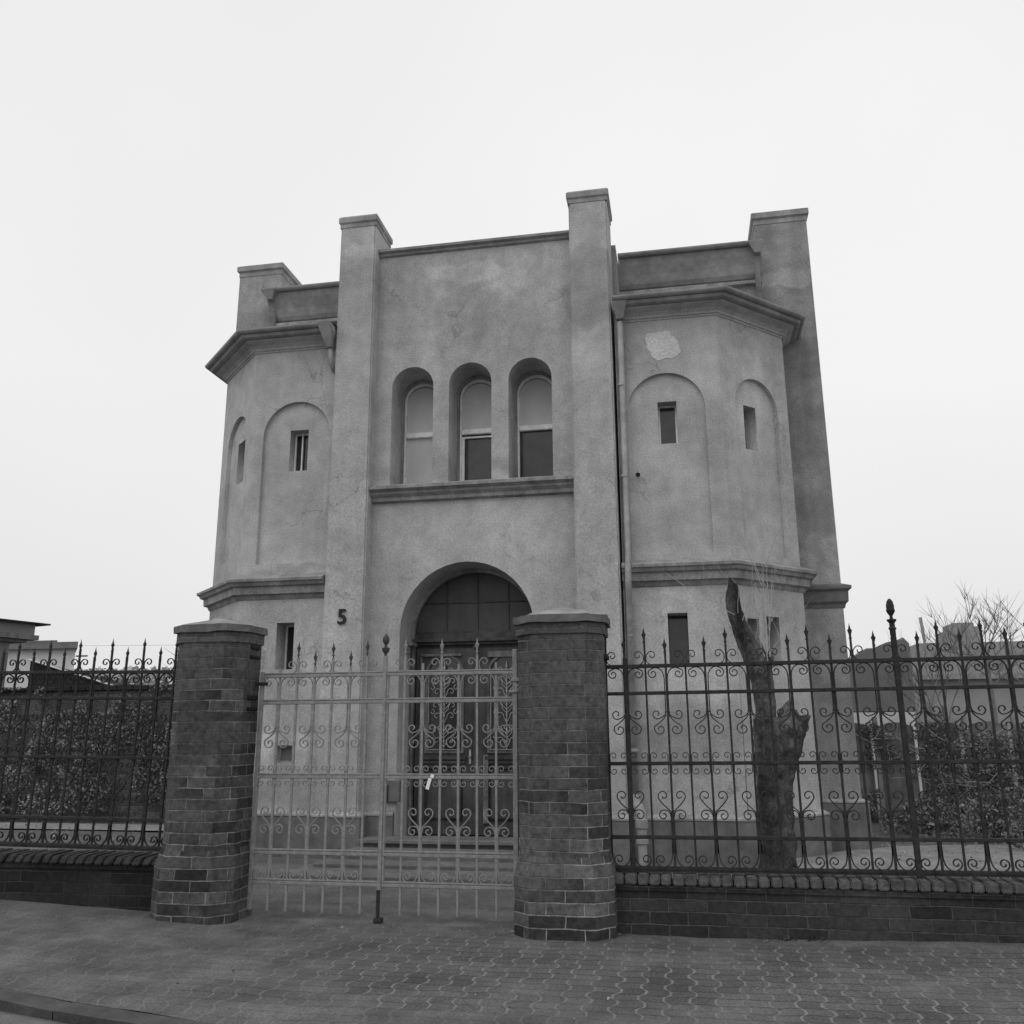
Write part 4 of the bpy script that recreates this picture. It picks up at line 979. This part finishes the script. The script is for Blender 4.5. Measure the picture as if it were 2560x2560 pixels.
vs = [b.verts.new(p) for p in ((-13.85, 17.5, -.1), (-9.9, 17.5, -.1), (-9.9, 17.5, 1.75), (-13.85, 17.5, 2.86), (-14.9, 19.5, -.1), (-9.9, 20.5, -.1), (-9.9, 20.5, 1.75), (-14.9, 19.5, 2.86))]
for f in ((0, 1, 2, 3), (4, 7, 6, 5), (0, 4, 5, 1), (1, 5, 6, 2), (3, 2, 6, 7), (0, 3, 7, 4)): b.faces.new([vs[i] for i in f])
finish('wall', b, SHED, SH)
b = bmesh.new(); tube(b, [(-13.85, 17.44, 2.88), (-9.8, 17.44, 1.74)], .022, 4); finish('verge_board', b, H_WHITE, SH)
# far trees at left
def bush_tree(x, y, zt, w_, label, n=2600, seed=1, lsz=.28):
    random.seed(seed)
    E = empty('distant_tree', (x, y, 0), label, 'tree', 'trees far behind the garden wall')
    b = bmesh.new(); tube(b, [(x, y, -.2), (x+.1, y, zt*.4), (x, y, zt*.8)], [.2, .15, .05], 6)
    for _ in range(26): twig(b, (x, y, zt*random.uniform(.3, .7)), (random.uniform(-1, 1), random.uniform(-.5, .5), random.uniform(.4, 1.2)), w_*.5, .035, 1, .3, 4)
    finish('trunk', b, TWIG_D, E)
    return E
bush_tree(-28.5, 50, 7.0, 4, 'bare tree in the distance left of the left gate pillar', seed=3)
E = empty('distant_hedge', (-26, 46, 0), 'low grey hedge in the distance beyond the garden wall', 'hedge')
b = bmesh.new(); leaves(b, lambda: (random.uniform(-40, -18), random.uniform(46, 47), random.uniform(.5, 4.9)), 9000, .3); finish('foliage', b, mat('far_foliage', .48, .2, 1, .95), E)
b = bmesh.new(); box(b, -40, -18, 46.6, 46.9, -.2, 4.6); finish('branches', b, mat('far_branches', .42, .2, 1, .95), E)
# overhead wires
for k, (z, l) in enumerate(((3.85, 'thin overhead wire crossing the sky behind the spear tips at left'),)):
    b = bmesh.new(); tube(b, [(-34, 26, z+1.0), (-22, 26, z+.25), (-12, 26, z+.1), (-6, 26, z+.15)], .004, 4); tag(finish('overhead_wire', b, H_GREY), l, 'wire')

# ------------------------------------------------------------------ right background
RH = empty('grey_apartment_block', (7, 25, 0), 'long grey rendered building with stepped parapet behind the bare trees', 'building')
b = bmesh.new(); box(b, 5.95, 16, 25, 34, -.2, 3.48); finish('wall', b, H_GREY, RH)
b = bmesh.new(); box(b, 5.6, 16, 24.8, 25.0, 2.55, 2.68); finish('string_course', b, PL_SH, RH)
b = bmesh.new(); box(b, 6.9, 7.4, 25.2, 26.2, 3.48, 4.0); box(b, 6.75, 6.9, 25.2, 26.2, 3.48, 3.82); box(b, 7.4, 7.55, 25.2, 26.2, 3.48, 3.9); finish('chimney', b, PLTOW, RH)
b = bmesh.new(); tube(b, [(6.25, 25.5, 3.4), (6.2, 25.5, 4.2)], .04, 6); finish('flue_pole', b, ZINC, RH)
b = bmesh.new()
for x in (8.4, 10.2): box(b, x, x+.5, 24.97, 24.99, 1.2, 2.2)
finish('window', b, GLASS, RH)
GB = empty('stepped_gable_house', (5, 22, 0), 'darker grey house with ragged stepped gable beside the turret', 'house')
b = bmesh.new()
prof = [(2.9, 1.72), (5.05, 1.72), (5.05, 3.22), (4.93, 3.36), (4.92, 3.30), (4.75, 3.30), (4.55, 3.25), (4.38, 3.18), (4.3, 3.13), (4.12, 3.13), (4.1, 3.10), (3.75, 2.90), (2.9, 2.9)]
slab(b, prof, [], 22, 23.2); finish('gable_wall', b, H_DARK, GB)
b = bmesh.new(); box(b, 3.0, 5.0, 21.95, 23, -.2, 1.70); finish('pale_wall', b, H_WHITE, GB)
# ivy covered concrete fence
CF = empty('concrete_garden_fence', (5, 14, 0), 'concrete panel fence overgrown with dark ivy behind the right railing', 'fence')
FX0, FX1, FY0, FY1 = 2.25, 9.0, 15.0, 11.5
def fy(x): return FY0+(FY1-FY0)*(x-FX0)/(FX1-FX0)
random.seed(21)
b = bmesh.new()
for x0 in [2.25+.55*i for i in range(12)]:
    x1 = x0+.5
    n = 8
    pts = [(x0, -.1), (x1, -.1)]+[(x1-(x1-x0)*k/n, 1.36+.06*math.sin(PI*k/n)) for k in range(n+1)]
    ang = math.atan2(FY1-FY0, FX1-FX0)
    T_ = Matrix.Translation((x0, fy(x0), 0)) @ Matrix.Rotation(ang, 4, 'Z') @ Matrix.Translation((-x0, 0, 0))
    slab(b, pts, [], 0, .05, T_)
finish('panels', b, CONC, CF)
for i in range(13):
    x = 2.22+.55*i; b = bmesh.new(); box(b, x-.03, x+.03, fy(x)-.06, fy(x)+.03, -.1, 1.50, bev=.006); finish('fence_post', b, mat('post_%d' % i, .27, .2, 4) if i == 0 else bpy.data.materials['post_0'], CF)
bpy.data.materials['post_0'].name = 'concrete_post'
def ivr():
    while True:
        x = random.uniform(2.3, 8.5)**1.0; z = random.uniform(0, 1.62)
        v = noise.noise(Vector((x*1.2, z*1.6, 4)))+.5*noise.noise(Vector((x*5, z*5, 9)))
        top = 1.36+.12*math.sin(x*5.7)+.16*noise.noise(Vector((x*6, 0, 0)))
        if z < top and v > .30-(x-2.2)*.38: return (x, fy(x)-.02-random.uniform(0, .32)*min(1, .25+(x-2.2)*.4), z)
b = bmesh.new(); leaves(b, ivr, 32000, .036); finish('ivy_leaves', b, LEAF, CF)
b = bmesh.new(); leaves(b, ivr, 7000, .035); finish('dead_leaves', b, LEAF_L, CF)
b = bmesh.new()
for i in range(90):
    x = random.uniform(2.4, 7); twig(b, (x, fy(x)-.25, random.uniform(.2, 1.2)), (random.uniform(-1, 1), -.05, random.uniform(-.3, .6)), random.uniform(.3, .7), .005, 1, .6, 2)
finish('ivy_stems', b, TWIG, CF)
# shrubs in front
def shrub(x, y, r, h, label, seed, n=1500, m=LEAF, lsz=.045):
    random.seed(seed)
    E = empty('shrub', (x, y, 0), label, 'shrub', 'shrubs by the concrete fence')
    b = bmesh.new()
    def f():
        while True:
            p = Vector((random.gauss(0, .45), random.gauss(0, .45), random.random()))
            if p.x**2+p.y**2 < 1 and noise.noise(Vector((p.x*2+seed, p.y*2, p.z*2))) > -.12: return (x+p.x*r, y+p.y*r*.7, p.z**1.3*h*(1-.5*(p.x**2+p.y**2)))
    leaves(b, f, n, lsz); finish('foliage', b, m, E)
    b = bmesh.new()
    for _ in range(22): twig(b, (x+random.uniform(-.2, .2)*r, y, 0), (random.uniform(-1, 1), random.uniform(-.5, .5), 1), h*.9, .006, 1, .4, 3)
    finish('stems', b, TWIG_D, E)
shrub(3.1, 13.2, .7, .45, 'low dark shrub at the left end of the ivy fence', 1)
shrub(3.75, 12.4, .8, .6, 'spreading dark shrub in the middle of the ivy fence', 2, 2200)
shrub(4.0, 11.3, .7, .42, 'small leafy shrub at the edge of the gravel', 3, 1500)
shrub(5.0, 11.2, .95, .8, 'dense dark shrub at the right edge of the photo', 4, 3200)
b = bmesh.new()
random.seed(31)
def lit():
    x = random.uniform(1.9, 6.5); return (x, random.uniform(9.6, 13.0)+.2*x*0, random.uniform(-.01, .02))
leaves(b, lit, 1500, .028); o = finish('leaf_litter', b, LEAF_L); o['kind'] = 'stuff'
b = bmesh.new(); pts = cat_rom([(2.55, 10.9, -.02), (2.9, 10.2, -.02), (3.3, 9.75, -.02), (4.2, 9.55, -.02), (5.5, 9.5, -.02)], 6); tube(b, pts, .035, 6); tag(finish('border_edging', b, CONC), 'curved concrete edging round the shrub bed behind the right railing', 'edging')
# bare trees
def bare_tree(x, y, zt, label, seed, dirs, trunk_r=.07, zfork=1.9, lm=1.6):
    random.seed(seed)
    E = empty('bare_tree', (x, y, 0), label, 'tree', 'bare trees behind the ivy fence')
    b = bmesh.new(); tube(b, cat_rom([(x, y, -.1), (x+.03, y, zfork*.5), (x, y, zfork)], 5), [trunk_r*(1-.03*i) for i in range(11)], 8); finish('trunk', b, TWIG_M, E, smooth=True)
    b = bmesh.new()
    for d, z, L_ in dirs: twig(b, (x, y, z), d, L_*lm*.92, trunk_r*.26, 2, .28, 5)
    finish('branches', b, TWIG_M, E)
bare_tree(5.12, 17, 4.2, 'bare spreading tree in front of the chimney at the right', 4, [((-.7, 0, .9), 2.3, .9), ((.1, 0, 1), 2.5, .75), ((.8, 0, .8), 2.4, .8), ((-.9, 0, .7), 2.2, .95), ((.4, .1, 1), 2.5, .8), ((1, 0, .4), 2.3, .8), ((-.25, 0, 1), 2.5, .85), ((1, 0, .9), 2.0, .8), ((-1, 0, .3), 2.5, .8), ((.6, 0, 1), 2.5, .8)], .048, 2.6, 1.05)
bare_tree(4.2, 16.4, 3.6, 'thin leaning bare sapling left of the spreading tree', 8, [((-.55, 0, 1), 1.2, 1.1), ((-.7, 0, .9), .9, 1.1), ((-.25, 0, 1), 1.5, 1.0), ((.15, 0, 1), 1.6, 1.0), ((-.9, 0, .6), 1.4, .8), ((-.4, 0, 1), 1.0, 1.3), ((.35, 0, 1), 1.3, 1.1)], .05, 1.7, 1.3)
bare_tree(6.2, 16.8, 3.6, 'low branching bare tree at the right edge', 9, [((-.8, 0, .8), 1.2, 1.0), ((.3, 0, 1), 1.6, 1.0), ((-.3, 0, 1), 1.8, 1.1), ((.9, 0, .8), 1.3, 1.0), ((-.9, 0, .4), 1.7, .9), ((-1, 0, 1), 1.5, 1.2)], .05, 2.0, 1.25)
# small weeds at the foot of the right wall
b = bmesh.new(); random.seed(3)
for cx in (.55, .75): leaves(b, lambda: (random.gauss(cx, .04), 6.47+random.uniform(-.03, .01), random.uniform(.0, .03)), 40, .02)
tag(finish('weed', b, TWIG_D), 'tiny tuft of weeds at the foot of the low right wall', 'weed')

b = bmesh.new(); random.seed(91)
leaves(b, lambda: (random.uniform(-5, 3), random.choice((random.gauss(6.40, .05), random.uniform(4.6, 6.3))), .008+gz(0)), 130, .02)
for v in b.verts: v.co.z = max(v.co.z, gz(v.co.x)+.002)+.004
o = finish('leaf_litter', b, LEAF_L); o['kind'] = 'stuff'
